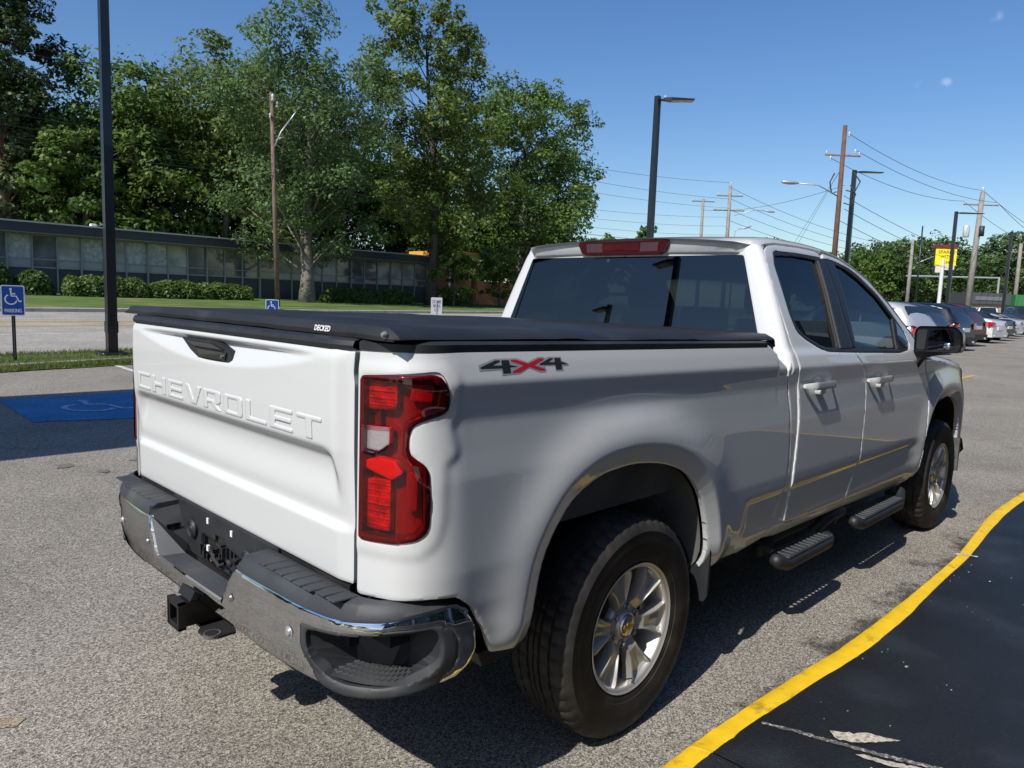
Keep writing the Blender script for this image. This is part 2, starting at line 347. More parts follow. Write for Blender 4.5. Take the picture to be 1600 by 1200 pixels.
# tail lights : housing, reflectors, lens
def TLoff(k): return lambda u, z: Ps(u, z, k, None, False)
for side in (0, 1):
    t = panel('tail_light', TLoff(-.035), (US-.01, -.87, .88, 1.35), region(TLR), .012, REFLD, truck, depth=-.044, smooth=False)
    def sub(nm, poly, k, m, dp=.006, res=.006): return panel(nm, TLoff(k), (US-.02, -.86, .88, 1.35), region(poly), res, m, t, depth=dp)
    pieces = []
    pieces.append(sub('upper_reflector', rounded([(-1.122,1.240),(-1.04,1.243),(-1.030,1.26),(-1.032,1.316),(-1.122,1.314)], .008), -.012, REFL, .02))
    pieces.append(sub('side_marker', rounded([(-.995,1.268),(-.925,1.262),(-.925,1.308),(-.99,1.312)], .01), -.016, mat('marker_reflector', (.42, .12, .12), .35, bump=(180, .6, .002)), .01))
    pieces.append(sub('lower_reflector', rounded([(-1.122,.925),(-1.046,.925),(-1.046,1.062),(-1.122,1.058)], .006), -.012, REFL, .02))
    pieces.append(sub('hood_reflector', rounded([(-1.125,1.105),(-1.085,1.119),(-1.03,1.112),(-1.005,1.085),(-1.04,1.063),(-1.125,1.085)], .006), -.006, mat('lamp_reflector_bright', (.80, .40, .36), .35, bump=(60, .6, .002)), .02))
    for zz in np.arange(.937, 1.055, .018): pieces.append(sub('rib', [(-1.120,zz),(-1.048,zz),(-1.048,zz+.004),(-1.120,zz+.004)], -.0095, REFL, .003, .0035))
    for zz in np.arange(1.251, 1.31, .018): pieces.append(sub('rib', [(-1.120,zz),(-1.036,zz),(-1.036,zz+.004),(-1.120,zz+.004)], -.0095, REFL, .003, .0035))
    pieces.append(sub('corner_light_bar', rounded([(-.995,.985),(-.968,.985),(-.968,1.075),(-.985,1.09),(-.999,1.08)], .006), -.014, mat('bar_reflector', (.30, .08, .09), .4, bump=(300, .9, .002)), .006))
    pieces.append(sub('reverse_lens', rounded([(-1.127,1.200),(-1.042,1.203),(-1.042,1.156),(-1.082,1.131),(-1.127,1.132)], .004), .0115, LENSC, .012, .005))
    pieces.append(sub('reverse_reflector', [(-1.124,1.197),(-1.046,1.199),(-1.046,1.158),(-1.082,1.134),(-1.124,1.135)], -.008, REFLW, .012, .005))
    REVP = [(-1.129,1.201),(-1.040,1.205),(-1.040,1.155),(-1.082,1.129),(-1.129,1.130)]
    pieces.append(panel('lens', TLoff(.010), (US-.01, -.87, .88, 1.35), region(TLR, holes=(REVP,)), .0085, LENSR, t, depth=.0, edge=.0015))
    rimp = region(TLR, holes=([(-1.122,1.318),(-.935,1.325),(-.912,1.30),(-.910,1.255),(-.950,1.240),(-1.005,1.215),(-1.008,1.135),(-.975,1.105),(-.955,1.085),(-.953,.955),(-.975,.928),(-1.01,.918),(-1.122,.912)],))
    pieces.append(panel('lens_edge', TLoff(.0085), (US-.01, -.87, .88, 1.35), rimp, .006, SMOKE, t, depth=.05, edge=.003))
    if side:
        for o in [t]+pieces:
            me = o.data.copy(); n = len(me.vertices); c = np.empty(n*3); me.vertices.foreach_get('co', c); c[1::3] *= -1; me.vertices.foreach_set('co', c); me.flip_normals(); o.data = me
# 4x4 decal, traced as flat film on both flanks
def film(name, polys, k, m, parent, res=.0028): return panel(name, lambda u, z: Ps(u, z, k), (-.83, -.38, 1.31, 1.40), region(*polys), res, m, parent, depth=0, edge=0)
def dq(L, sx=.0002575, ox=-.785, oz=1.3760, sz=.000186): # decal picture coordinates -> panel
    return [(ox+(a-100)*sx, oz-(b-130)*sz-.007*(a-100)/1420) for a, b in L]
g0 = [dq([(100,235),(340,148),(680,145),(840,205),(1010,132),(1118,132),(1112,150),(1200,132),(1410,132),(1412,190),(1520,245),(1520,270),(1412,272),(1412,350),(1280,350),(1280,268),(1112,262),(1118,360),(1010,362),(845,290),(690,372),(570,380),(415,390),(415,305),(100,318)])]
decal = film('four_by_four_decal', g0, .0008, DECALG, bed)
film('digit', [dq([(120,285),(120,265),(350,170),(415,170),(415,190),(280,245),(435,245),(435,170),(552,170),(552,240),(660,262),(660,270),(552,272),(552,360),(435,360),(435,285)])], .0014, DECALB, decal)
film('digit', [dq([(1020,252),(1020,238),(1210,152),(1270,152),(1270,160),(1170,215),(1285,215),(1285,150),(1392,150),(1392,208),(1500,243),(1500,250),(1392,250),(1392,328),(1285,328),(1285,250)])], .0014, DECALB, decal)
film('letter', [dq([(575,165),(660,165),(840,225),(1030,150),(1100,150),(1100,172),(930,250),(1105,315),(1100,332),(1010,332),(845,270),(690,348),(575,355),(575,335),(770,250),(575,185)])], .0016, DECALR, decal)
d2 = mirror_obj(decal, parent=[o for o in bpy.data.objects if o.name == 'bed_side.001'][0])

# ---- tailgate
TZ, TP = smooth_table([(.74,.010),(.775,.014),(.905,.017),(.918,.003),(.94,.003),(1.0,.013),(1.08,.027),(1.12,.033),(1.2,.036),(1.30,.037),(1.362,.036),(1.385,.030),(1.398,.012),(1.42,.0)], .004, .74, 1.43)
def Tg(u, z, off=0):
    u = np.asarray(u, float); z = np.asarray(z, float); a = np.abs(u)
    pr = np.interp(z, TZ, TP)*(.20+.80*(1-sstep(.725, .79, a)))
    rec = .026*sstep(1.128, 1.085, z)*sstep(.94, 1.075, z)*(1-sstep(-.035, .035, a-(.695+.30*(1.12-z))))
    bot = 1.362-.072*np.maximum(1-(a/.66)**2, 0); top = 1.368
    inside = np.clip((z-bot)/(top-bot+1e-4), 0, 1)
    scoop = .034*np.maximum(1-(a/.66)**2, 0)**.7*inside*sstep(top+.004, top-.010, z)
    return np.stack([-(1.034+pr-rec-scoop+off), -u, z+0*u], -1)
tg = panel('tailgate', Tg, (-.80, .80, .75, 1.41), region(rounded([(-.789,.764),(.789,.764),(.789,1.30),(.785,1.33),(.789,1.393),(-.789,1.393)], .006, 2)), .0085, WHITE, truck, depth=.03)
tg['label'] = 'white tailgate with raised lettering and a scooped handle recess'
# raised lettering
LW, LH, GAP, LS = .1305, .066, .0235, .0145
def R_(x0, x1, y0, y1): return [(x0, y0), (x1, y0), (x1, y1), (x0, y1)]
V_ = .24; H_ = .21
GL = {'C': ([R_(0,V_,0,1), R_(0,1,0,H_), R_(0,1,1-H_,1)], []),
 'H': ([R_(0,V_,0,1), R_(1-V_,1,0,1), R_(0,1,.4,.62)], []),
 'E': ([R_(0,V_,0,1), R_(0,1,0,H_), R_(0,1,1-H_,1), R_(0,.93,.4,.60)], []),
 'V': ([[(0,1),(.27,1),(.56,.22),(.80,1),(1.07,1),(.70,0),(.40,0)]], []),
 'R': ([R_(0,V_,0,1), R_(0,.92,1-H_,1), R_(0,.92,.32,.52), [(.70,.42),(.94,.36),(1.0,.46),(1.0,.90),(.92,1),(.74,.9)], [(.42,.36),(.70,.36),(1.02,0),(.72,0)]], []),
 'O': ([[(.08,0),(.92,0),(1,.12),(1,.88),(.92,1),(.08,1),(0,.88),(0,.12)]], [[(.24,.21),(.76,.21),(.76,.79),(.24,.79)]]),
 'L': ([R_(0,V_,0,1), R_(0,1,0,H_)], []), 'T': ([R_(0,1,1-H_,1), R_(.5-V_/2,.5+V_/2,0,1)], [])}
x = -.682
for ch in 'CHEVROLET':
    ps, hs = GL[ch]; f = lambda L: [(x+a*LW, 1.134+b*LH) for a, b in L]
    panel('raised_letter', lambda u, z: Tg(u, z, .0030), (x-.01, x+LW+.02, 1.128, 1.206), region(*[f(q) for q in ps], holes=[f(q) for q in hs]), .0042, WHITE, tg, depth=.006, edge=.0018)
    x += LW+GAP
# handle
hb = MB(); hp = [(.245,1.360),(-.02,1.361),(-.135,1.338),(-.142,1.312),(-.118,1.296),(.10,1.296),(.175,1.322)]
hb.prism([(a, b) for a, b in hp], -1.030, -1.068, 'x')
hd = hb.build('handle', BLACKPL, tg); hb = MB(); hb.prism([(.205,1.352),(-.01,1.353),(-.09,1.338),(.13,1.338)], -1.068, -1.075, 'x'); hb.prism([(.11,1.330),(-.115,1.330),(-.10,1.304),(.085,1.304)], -1.068, -1.073, 'x'); hb.build('grip', GLOSSBK, hd)
hb = MB(); hb.lathe([(0, -.004), (.006, -.003), (.0065, 0)], 'x', (-1.0735, -.085, 1.316), 14); hb.build('lock', STEEL, hd)
# black cap on the tailgate top
cb = MB(); rings = []
for u in np.linspace(-.789, .789, 41):
    X0 = Tg(np.array([u]), np.array([1.385]))[0][0]; k = .8+.2*(1-abs(u/.79)**6)
    rings.append([(X0-.004, -u, 1.390), (X0-.007, -u, 1.400), (X0-.001, -u, 1.412), (X0+.022, -u, 1.4175), (-.985, -u, 1.417), (-.975, -u, 1.40), (-.975, -u, 1.388)])
cb.loft(rings, False); cb.build('top_cap', BLACKPL, tg, SM)

# ---- bed rail caps, cover
for s in (1, -1):
    rings = []
    for u in np.concatenate([np.linspace(US+.006, -.80, 22), np.linspace(-.76, .915, 26)]):
        zt = 1.405-.0135*max(u, -.85)-.004; zt = min(zt, 1.4155) if u > -1.3 else zt
        a = Ps(np.array([u]), np.array([zt]))[0]; b = Ps(np.array([u]), np.array([zt]), -.03)[0]; i = Ps(np.array([u]), np.array([zt]), -.11)[0]
        o_ = Ps(np.array([u]), np.array([zt-.012]), .0035)[0]
        q = [(o_[0], o_[1], zt-.022), (o_[0], o_[1], zt-.002), (a[0]*.5+b[0]*.5, a[1]*.6+b[1]*.4, zt+.006), (i[0], i[1], zt+.006), (i[0], i[1], zt-.05)]
        rings.append([(p[0], p[1]*s, p[2]) for p in q])
    m = MB(); m.loft(rings, False, flip=(s < 0)); m.build('rail_cap', BLACKPL, truck, SM)
tn = MB(); T0, T1 = -1.030, 1.03
def trap(x): z = 1.452-.014*(x+1.03); return z
rings = []
for k, x in enumerate(list(np.linspace(T0+.014, T1, 40))):
    z = trap(x)+.0015*math.sin(x*9)+(.003 if any(abs(x-c) < .03 for c in (-.36, .33)) else 0); e = .0
    row = []
    for y, dz in [(-.935,-.030),(-.945,-.026),(-.938,-.019),(-.900,-.001),(-.86,.0)]+[(yy, .004*math.cos(yy*1.7)+.0012*math.sin(yy*23+x*5)) for yy in np.linspace(-.78, .78, 17)]+[(.86,.0),(.900,-.001),(.938,-.019),(.945,-.026),(.935,-.030)]:
        row.append((x, y, z+dz))
    rings.append(row)
first = [(T0, p[1]*.995, p[2]-.022) for p in rings[0]]; first2 = [(T0+.002, p[1]*.995, p[2]-.034) for p in rings[0]]
last = [(T1+.01, p[1], p[2]-.03) for p in rings[-1]]
def clampz(r, z0): return [(a, b, max(c, z0)) for a, b, c in r]
tn.loft([clampz(first2, 1.418), clampz(first, 1.424)]+rings+[last], False)
cover = tn.build('bed_cover', VINYL, truck, math.radians(28)); cover['label'] = 'black vinyl folding bed cover'
# cover logo label on its rear bevel
lm = MB(); lm.box(-1.0305, -1.030, -.672, -.565, 1.4215, 1.4445)
tx = bpy.data.curves.new('t', 'FONT'); tx.body = 'DECKED'; tx.size = .019; tx.extrude = .0002; tx.shear = .3; tx.offset = .0006
to = bpy.data.objects.new('t', tx); col.objects.link(to)
def text_mesh(body, size, extrude, align='CENTER', shear=0, offset=0, spacing=1.0):
    tx = bpy.data.curves.new('t', 'FONT'); tx.body = body; tx.size = size; tx.extrude = extrude; tx.align_x = align; tx.align_y = 'CENTER'; tx.shear = shear; tx.offset = offset; tx.space_character = spacing; tx.space_line = .9; tx.resolution_u = 3
    to = bpy.data.objects.new('t', tx); col.objects.link(to); bpy.context.view_layer.update()
    me = bpy.data.meshes.new_from_object(to.evaluated_get(bpy.context.evaluated_depsgraph_get())); bpy.data.objects.remove(to); return me
bpy.data.objects.remove(to)
SIGNW = mat('sign_white', (.80, .80, .80), .45); 
lt = text_mesh('DECKED', .021, .0003, shear=.35, offset=.0007); lt.materials.append(SIGNW)
lo = obj('label_text', lt, cover, (-1.0315, -.615, 1.435), (PI/2-.0, 0, -PI/2))
lm = MB(); rv = MB(); rv.lathe([(0, -.012), (.006, -.010), (.009, -.004), (.010, 0)], 'x', (-1.031, -.905, 1.434), 12); rv.build('corner_rivet', STEEL, cover, SM)
# bed walls and floor inside (keeps light out below the cover)
iw = MB(); iw.box(-1.0, 1.04, -.80, .80, .80, .82); iw.box(-1.0, 1.04, -.85, -.83, .8, 1.395); iw.box(-1.0, 1.04, .83, .85, .8, 1.395); iw.box(1.04, 1.055, -.93, .93, .55, 1.39); iw.box(-1.0, -.985, -.785, .785, .77, 1.38)
iw.build('bed_box', LINER, truck)

# ---- cab: rear face, corners, roof
def Xr(z): return 1.139+(z-1.415)*.146
def YG(z): return .808-(z-1.415)*.339
def Pr(t, z, off=0):
    t = np.asarray(t, float); z = np.asarray(z, float); W_ = np.interp(z+.016, ZC, WC); xr = Xr(z); yg = np.minimum(YG(z), W_-.06)
    b = np.clip((t-.66)/.24, 0, 1); X = np.where(t < .66, xr-.010*(1-(t/.66)**2), 0); Y = np.where(t < .66, t/.66*yg, 0)
    p0x, p0y, p1x, p1y, p2x, p2y = xr, yg, xr+.002, W_-.002, xr+.045, W_
    bx = (1-b)**2*p0x+2*b*(1-b)*p1x+b*b*p2x; by = (1-b)**2*p0y+2*b*(1-b)*p1y+b*b*p2y
    X = np.where(t >= .66, bx, X); Y = np.where(t >= .66, by, Y); sx = np.maximum(t-.9, 0)
    X = X+sx; Y = np.where(t > .9, np.interp(z+.0135*X, ZC, WC), Y)
    nx = np.where(t < .66, -1, np.where(t > .9, 0, -(1-b))); ny = np.where(t < .66, 0, np.where(t > .9, 1, b)); nn = np.hypot(nx, ny)
    return np.stack([X+nx/nn*off, -(Y+ny/nn*off), z+0*t], -1)
cab = panel('cab_shell', Pr, (0, 1.0, 1.20, 1.835), region([(-.1,1.24),(.93,1.24),(.948,1.28),(.931,1.36),(.909,1.478),(.882,1.62),(.880,1.766),(.905,1.811),(.96,1.842),(-.1,1.842)], holes=(rounded([(-.2,1.395),(.648,1.395),(.662,1.40),(.662,1.776),(.655,1.784),(-.2,1.784)], .004, 2),)), .012, WHITE, truck, depth=.02)
mirror_obj(cab)
gl = panel('rear_window', lambda t, z: Pr(np.abs(t), z, -.004)*np.stack([1+0*t, np.sign(t+1e-9), 1+0*t], -1), (-.68, .68, 1.37, 1.80), region(rounded([(-.659,1.36),(.659,1.36),(.659,1.782),(-.659,1.782)], .012, 3)), .014, GLASSR, truck, depth=0, edge=0, flip=False)
gl['label'] = 'dark tinted rear window'
wm = panel('window_border', lambda t, z: Pr(np.abs(t), z, -.006)*np.stack([1+0*t, np.sign(t+1e-9), 1+0*t], -1), (-.68, .68, 1.37, 1.80), region([(-.664,1.37),(.664,1.37),(.664,1.788),(-.664,1.788)], holes=(rounded([(-.652,1.37),(.652,1.37),(.652,1.776),(-.652,1.776)], .01, 2),)), .006, DARKGAP, gl, depth=0, edge=0)
STN = [(1.14,1.800),(1.20,1.820),(1.254,1.832),(1.311,1.842),(1.408,1.853),(1.55,1.858),(1.697,1.860),(1.86,1.859),(2.017,1.853),(2.13,1.843),(2.221,1.830),(2.387,1.783),(2.579,1.718),(2.803,1.582),(2.978,1.456),(3.08,1.375),(3.14,1.325)]
def Wz(x, z): return float(np.interp(z+.0135*x, ZC, WC))
TOPZ = [(1.14,1.874),(1.3,1.893),(1.6,1.908),(1.95,1.906),(2.2,1.885),(2.4,1.842),(2.6,1.765),(2.85,1.62),(3.1,1.462),(3.25,1.37),(3.40,1.30)]
def topz(x): return float(np.interp(x, [a for a, b in TOPZ], [b for a, b in TOPZ]))
def rail(x, zs):
    y0 = Wz(x, zs); tz = topz(x)
    ye = y0-.045; ze = min(zs+.030, tz-.012)
    return [(y0-.012, zs-.012), (y0, zs+.003), (y0-.010, zs+.014), (ye, ze), (ye-.06, ze+(tz-ze)*.30)]
roofx = [a for a, b in STN if a <= 2.25]
rings = []
for x, zs in STN:
    if x > 2.25: continue
    q = rail(x, zs); tz = topz(x); ye = q[-1][0]
    row = [(x, -y, z) for y, z in q]+[(x, -ye*(1-k/6), q[-1][1]+(tz-q[-1][1])*(1-(1-k/6)**2.2)) for k in range(1, 7)]
    row += [(a, -b, c) for a, b, c in row[-2::-1]]
    rings.append(row)
# rear header lip above the glass
lip0 = [(1.158+.02*abs(p[1])**3, p[1]*.985, p[2]-.006) for p in rings[0]]
def hdr(dx, zz, sc_): return [(Xr(1.8)+dx, p[1]*sc_, min(zz+.006*(1-abs(p[1])), p[2]-.004)) for p in rings[0]]
rings = [hdr(.006, 1.783, .955), hdr(-.010, 1.787, .965), hdr(-.022, 1.800, .972), hdr(-.030, 1.840, .978), lip0]+rings
def cornx(y):
    y = abs(y); return Xr(1.8)+(.050*((y-.672)/(.772-.672))**1.6 if y > .672 else 0)
rings = [[(max(p[0], cornx(p[1])+.003) if abs(p[1]) > .665 else p[0], p[1], p[2]) for p in R_] for R_ in rings]
m = MB(); m.loft(rings, False, flip=True); rf = m.build('roof', WHITE, truck, math.radians(50), fix=False)
# a-pillars, windshield
for s in (1, -1):
    rr = []
    for x, zs in STN:
        if x < 2.0: continue
        q = rail(x, zs); yg = q[3][0]-.055
        tzz = topz(x) if x < 2.3 else None
        rr.append([(x, -y*s, z) for y, z in q[:4]]+[(x+.03, -yg*s, q[3][1]+.012), (x+.05, -(yg-.01)*s, q[3][1]-.02)])
    m = MB(); m.loft(rr, False, flip=(s > 0)); m.build('windshield_pillar', WHITE, truck, SM)
rr = []
for x, zs in STN:
    if x < 2.2: continue
    q = rail(x, zs); yg = q[3][0]-.05; z0 = q[3][1]+.008; n = 12
    rr.append([(x+.03+(.14 if x > 2.3 else .06)*(1-(2*k/n-1)**2), -yg+2*yg*k/n, z0+.012*(1-(2*k/n-1)**2)) for k in range(n+1)])
m = MB(); m.loft(rr, False); m.build('windshield', GLASSF, truck, True)
# high mounted brake light
bl = MB(); zc = 1.825
def hl(y0, y1, za, zb, dx): return [(Xr(1.8)-.052-dx, y0, za), (Xr(1.8)-.052-dx, y1, za), (Xr(1.8)-.060-dx+.012, y1, zb), (Xr(1.8)-.060-dx+.012, y0, zb)]
bl.prism([(.285,1.864),(.295,1.850),(.265,1.802),(.240,1.792),(-.240,1.792),(-.265,1.802),(-.295,1.850),(-.285,1.864)], 1.146, 1.22, 'x')
bo = bl.build('high_brake_light', mat('brake_lens', (.045, .004, .007), .22, coat=.5, bump=(60, .2, .002)), truck)
b2 = MB()
for a, b in ((-.235,-.125),(.125,.235)): b2 = MB(); b2.prism([(a,1.853),(b,1.853),(b*.98,1.806),(a*.98,1.806)], 1.1445, 1.1465, 'x'); b2.build('cargo_lens', mat('cargo_lens', (.075, .035, .045), .2, coat=.5, bump=(200, .5, .002)), bo)
b2 = MB(); b2.box(1.1440, 1.1465, -.118, .118, 1.815, 1.845); b2.build('centre_lens', mat('brake_lens_bright', (.06, .005, .008), .2, coat=.5, bump=(150, .4, .002)), bo)

# ---- doors
RSEAM = [(1.218,1.279),(1.212,1.36),(1.206,1.478),(1.204,1.62),(1.222,1.766),(1.254,1.811),(1.311,1.837),(1.408,1.849),(1.697,1.857),(1.93,1.853)]
BSEAM = [(1.985,1.816),(1.957,1.5),(1.955,1.319),(2.044,1.242),(2.100,1.145),(2.079,.972),(2.044,.73),(1.998,.647),(1.934,.525)]
WIN = [(1.345,1.806),(1.304,1.746),(1.297,1.623),(1.296,1.512),(1.315,1.431),(1.384,1.396),(1.535,1.347),(1.614,1.333),(1.999,1.320),(2.675,1.301),(2.866,1.316),(2.938,1.342),(2.917,1.416),(2.800,1.517),(2.640,1.639),(2.450,1.729),(2.310,1.782),(2.133,1.811),(1.909,1.819),(1.616,1.820),(1.389,1.814)]
WIN = rounded(WIN, .02, 2)
rpoly = [(1.192,.544),(1.194,.62),(1.196,.784),(1.222,.929),(1.234,1.076)]+RSEAM+BSEAM+[(1.861,.512),(1.22,.538)]
fpoly = BSEAM[::-1]+[(2.01,1.850),(2.213,1.829),(2.380,1.780),(2.572,1.716),(2.796,1.579),(2.972,1.453),(3.052,1.389),(3.10,1.34),(3.12,1.25),(3.17,1.19),(3.245,1.081),(3.215,.916),(3.180,.679),(3.128,.592),(3.09,.458),(1.96,.512)]
def door(name, poly, box):
    return panel(name, Pcab, box, inset(region(rounded(poly, .012, 2), holes=(WIN,)), .0028), .0105, WHITE, truck, depth=.02)
rd = door('rear_door', rpoly, (1.16, 2.13, .49, 1.88)); fd = door('front_door', fpoly, (1.90, 3.28, .44, 1.87))
def add_parts(parent, fn):
    return fn(parent)
RG = rounded([(1.352,1.79),(1.325,1.735),(1.322,1.62),(1.324,1.515),(1.345,1.45),(1.40,1.413),(1.55,1.365),(1.63,1.352),(1.772,1.350),(1.868,1.800),(1.60,1.804)], .015, 2)
FG = rounded([(2.02,1.340),(2.085,1.622),(2.108,1.794),(2.24,1.776),(2.43,1.712),(2.62,1.622),(2.78,1.502),(2.685,1.322)], .008, 2)
for d, nm in ((rd, 'r'), (fd, 'f')):
    if nm == 'r':
        w = panel('window', lambda u, z: Pcab(u, z, -.016), (1.3, 1.95, 1.33, 1.83), region(RG), .016, GLASSR, d, depth=0, edge=0)
        sl = panel('window_seal', lambda u, z: Pcab(u, z, -.004), (1.27, 1.98, 1.30, 1.84), region(np.array(list(WIN)), holes=(RG, [(1.963,1.2),(1.978,1.816),(1.99,1.9),(3.2,1.9),(3.2,1.2)])), .0075, BLACKPL, d, depth=.02)
    else:
        w = panel('window', lambda u, z: Pcab(u, z, -.016), (2.0, 2.80, 1.30, 1.83), region(FG), .016, glass('front_door_glass', (.75, .92, .98), .07, 0, .30), d, depth=0, edge=0)
        sl = panel('window_seal', lambda u, z: Pcab(u, z, -.004), (1.95, 2.96, 1.28, 1.84), region(np.array(list(WIN)), holes=(FG, [(1.958,1.2),(1.974,1.816),(1.98,1.9),(1.2,1.9),(1.2,1.2)])), .0075, BLACKPL, d, depth=.02)
        q = panel('quarter_trim', lambda u, z: Pcab(u, z, .0), (2.6, 2.95, 1.30, 1.55), region([(2.70,1.325),(2.80,1.49),(2.885,1.42),(2.915,1.345),(2.86,1.325)]), .01, GLOSSBK, d, depth=.01)
    pil = panel('pillar_cover', lambda u, z: Pcab(u, z, .002), (1.74, 2.13, 1.33, 1.82), region([(1.785,1.345),(1.882,1.806),(1.975,1.808),(1.957,1.345)] if nm == 'r' else [(1.965,1.345),(1.983,1.808),(2.100,1.796),(2.078,1.622),(2.014,1.345)]), .012, mat('pillar_film', (.018, .02, .024), .35), d, depth=.01)
    if nm == 'r':
        pt = panel('pillar_trim', lambda u, z: Pcab(u, z, .006), (1.74, 1.95, 1.33, 1.82), region([(1.778,1.345),(1.870,1.800),(1.885,1.800),(1.796,1.345)]), .006, mat('trim_brown', (.055, .052, .052), .5), d, depth=.01)
    # handle : bar on two posts over a scooped cup
    x0, x1, hz = (1.275, 1.60, 1.182) if nm == 'r' else (2.11, 2.44, 1.166)
    h = MB(); cx = (x0+x1)/2; n = 14; rr = []
    for k in range(n+1):
        x = x0+(x1-x0)*k/n; e = math.sin(PI*min(max(k/n, .0), 1)); y = Wd(np.array([x]), np.array([hz]), True)[0]
        o_ = .012+.036*min(1, e*2.2); hh = .019*min(1, .55+e); th = .010
        rr.append([(x, -(y+o_-th), hz-hh+.004), (x, -(y+o_), hz-hh), (x, -(y+o_+.004), hz), (x, -(y+o_), hz+hh), (x, -(y+o_-th), hz+hh-.004)])
    h.loft(rr, True, True); hnd = h.build('handle', WHITE, d, SM)
    c = MB(); y = float(Wd(np.array([cx]), np.array([hz]), True)[0])
    c.loft([[(cx+r*.095*math.cos(a), -(y+o), hz-.004+r*.050*math.sin(a)) for a in [2*PI*k/20 for k in range(20)]] for r, o in ((1, .0015), (.93, .002), (.6, -.0), (.05, -.0))], True, False)
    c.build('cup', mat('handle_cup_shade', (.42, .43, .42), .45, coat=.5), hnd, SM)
    c = MB(); c.bevbox(cx-.028, cx+.030, -(y+.036), -(y-.002), hz-.045, hz-.012, .007); c.build('release', WHITE, hnd, SM)
for d in (rd, fd):
    md = mirror_obj(d)
    for ch in [x for x in bpy.data.objects if x.parent == d]:
        mc = mirror_obj(ch, parent=md)
        for g in [x for x in bpy.data.objects if x.parent == ch]: mirror_obj(g, parent=mc)
# rocker, door jamb shell behind the seams
rk = panel('rocker_panel', lambda u, z: Pcab(u, z, -.004), (1.0, 3.16, .40, .60), region([(1.03,.500),(1.19,.475),(2.0,.465),(3.05,.415),(3.11,.44),(3.13,.585),(3.08,.457),(1.94,.520),(1.86,.510),(1.22,.534),(1.186,.56),(1.10,.60),(1.075,.56)]), .010, WHITE, truck, depth=.05); mirror_obj(rk)
js = panel('door_jamb', lambda u, z: Pcab(u, z, -.024), (1.12, 3.2, .46, 1.85), region([(1.125,.52),(3.12,.47),(3.2,.9),(3.18,1.25),(2.95,1.32),(1.25,1.33),(1.15,1.30)]), .05, WHITE, truck, depth=0); mirror_obj(js)
js = panel('cab_corner', lambda u, z: Pcab(u, z, -.005), (1.06, 1.25, .56, 1.32), region([(1.085,.60),(1.130,.704),(1.155,.863),(1.150,1.083),(1.115,1.262),(1.15,1.30),(1.21,1.29),(1.224,1.076),(1.212,.93),(1.186,.784),(1.182,.56),(1.10,.56)]), .009, WHITE, truck, depth=.03); mirror_obj(js)
# ---- rear bumper
_B = crom(np.array([(-1.162,0),(-1.160,.20),(-1.158,.38),(-1.147,.60),(-1.125,.75),(-1.085,.865),(-1.02,.945),(-.93,.99),(-.82,1.012),(-.65,1.015)]))
_BL = np.concatenate([[0], np.cumsum(np.hypot(*np.diff(_B, axis=0).T))])
def Fb(s, z, off=0):
    s = np.asarray(s, float); z = np.asarray(z, float); a = np.abs(s); sg = np.where(s < 0, -1, 1)
    X = np.interp(a, _BL, _B[:, 0]); Y = np.interp(a, _BL, _B[:, 1])
    tx = np.interp(a+.01, _BL, _B[:, 0])-np.interp(np.maximum(a-.01, 0), _BL, _B[:, 0]); ty = np.interp(a+.01, _BL, _B[:, 1])-np.interp(np.maximum(a-.01, 0), _BL, _B[:, 1])
    nn = np.hypot(tx, ty)+1e-9; nx, ny = -ty/nn, tx/nn
    o = off-.020*sstep(.60, .48, z)-.010*sstep(.665, .725, z)+.004*np.sin((z-.5)/.2*PI)
    return np.stack([X+nx*o, -sg*(Y+ny*o), z+0*s], -1)
bump = empty('rear_bumper', (0, 0, 0)); bump.parent = truck
rt = [(.262,.580),(.342,.712),(.40,.708),(.582,.706),(.751,.700),(.835,.698),(.951,.706),(1.059,.718),(1.150,.726),(1.185,.705),(1.212,.655),(1.216,.59),(1.200,.545),(1.165,.520),(1.112,.512)]
pk = [(1.105,.524),(1.150,.552),(1.160,.591),(1.158,.633),(1.137,.664),(1.105,.684),(.983,.683),(.92,.673),(.836,.662),(.743,.656),(.690,.656),(.690,.60),(.705,.560),(.735,.515),(.752,.497)]
half = rt+pk+[(.744,.494),(.448,.500),(.294,.510)]
full = half+[(-a, b) for a, b in half[::-1]]
chs = panel('chrome_face', Fb, (-1.23, 1.23, .48, .74), region(rounded(full, .008, 2)), .0105, CHROME, bump, depth=.008, edge=.003)
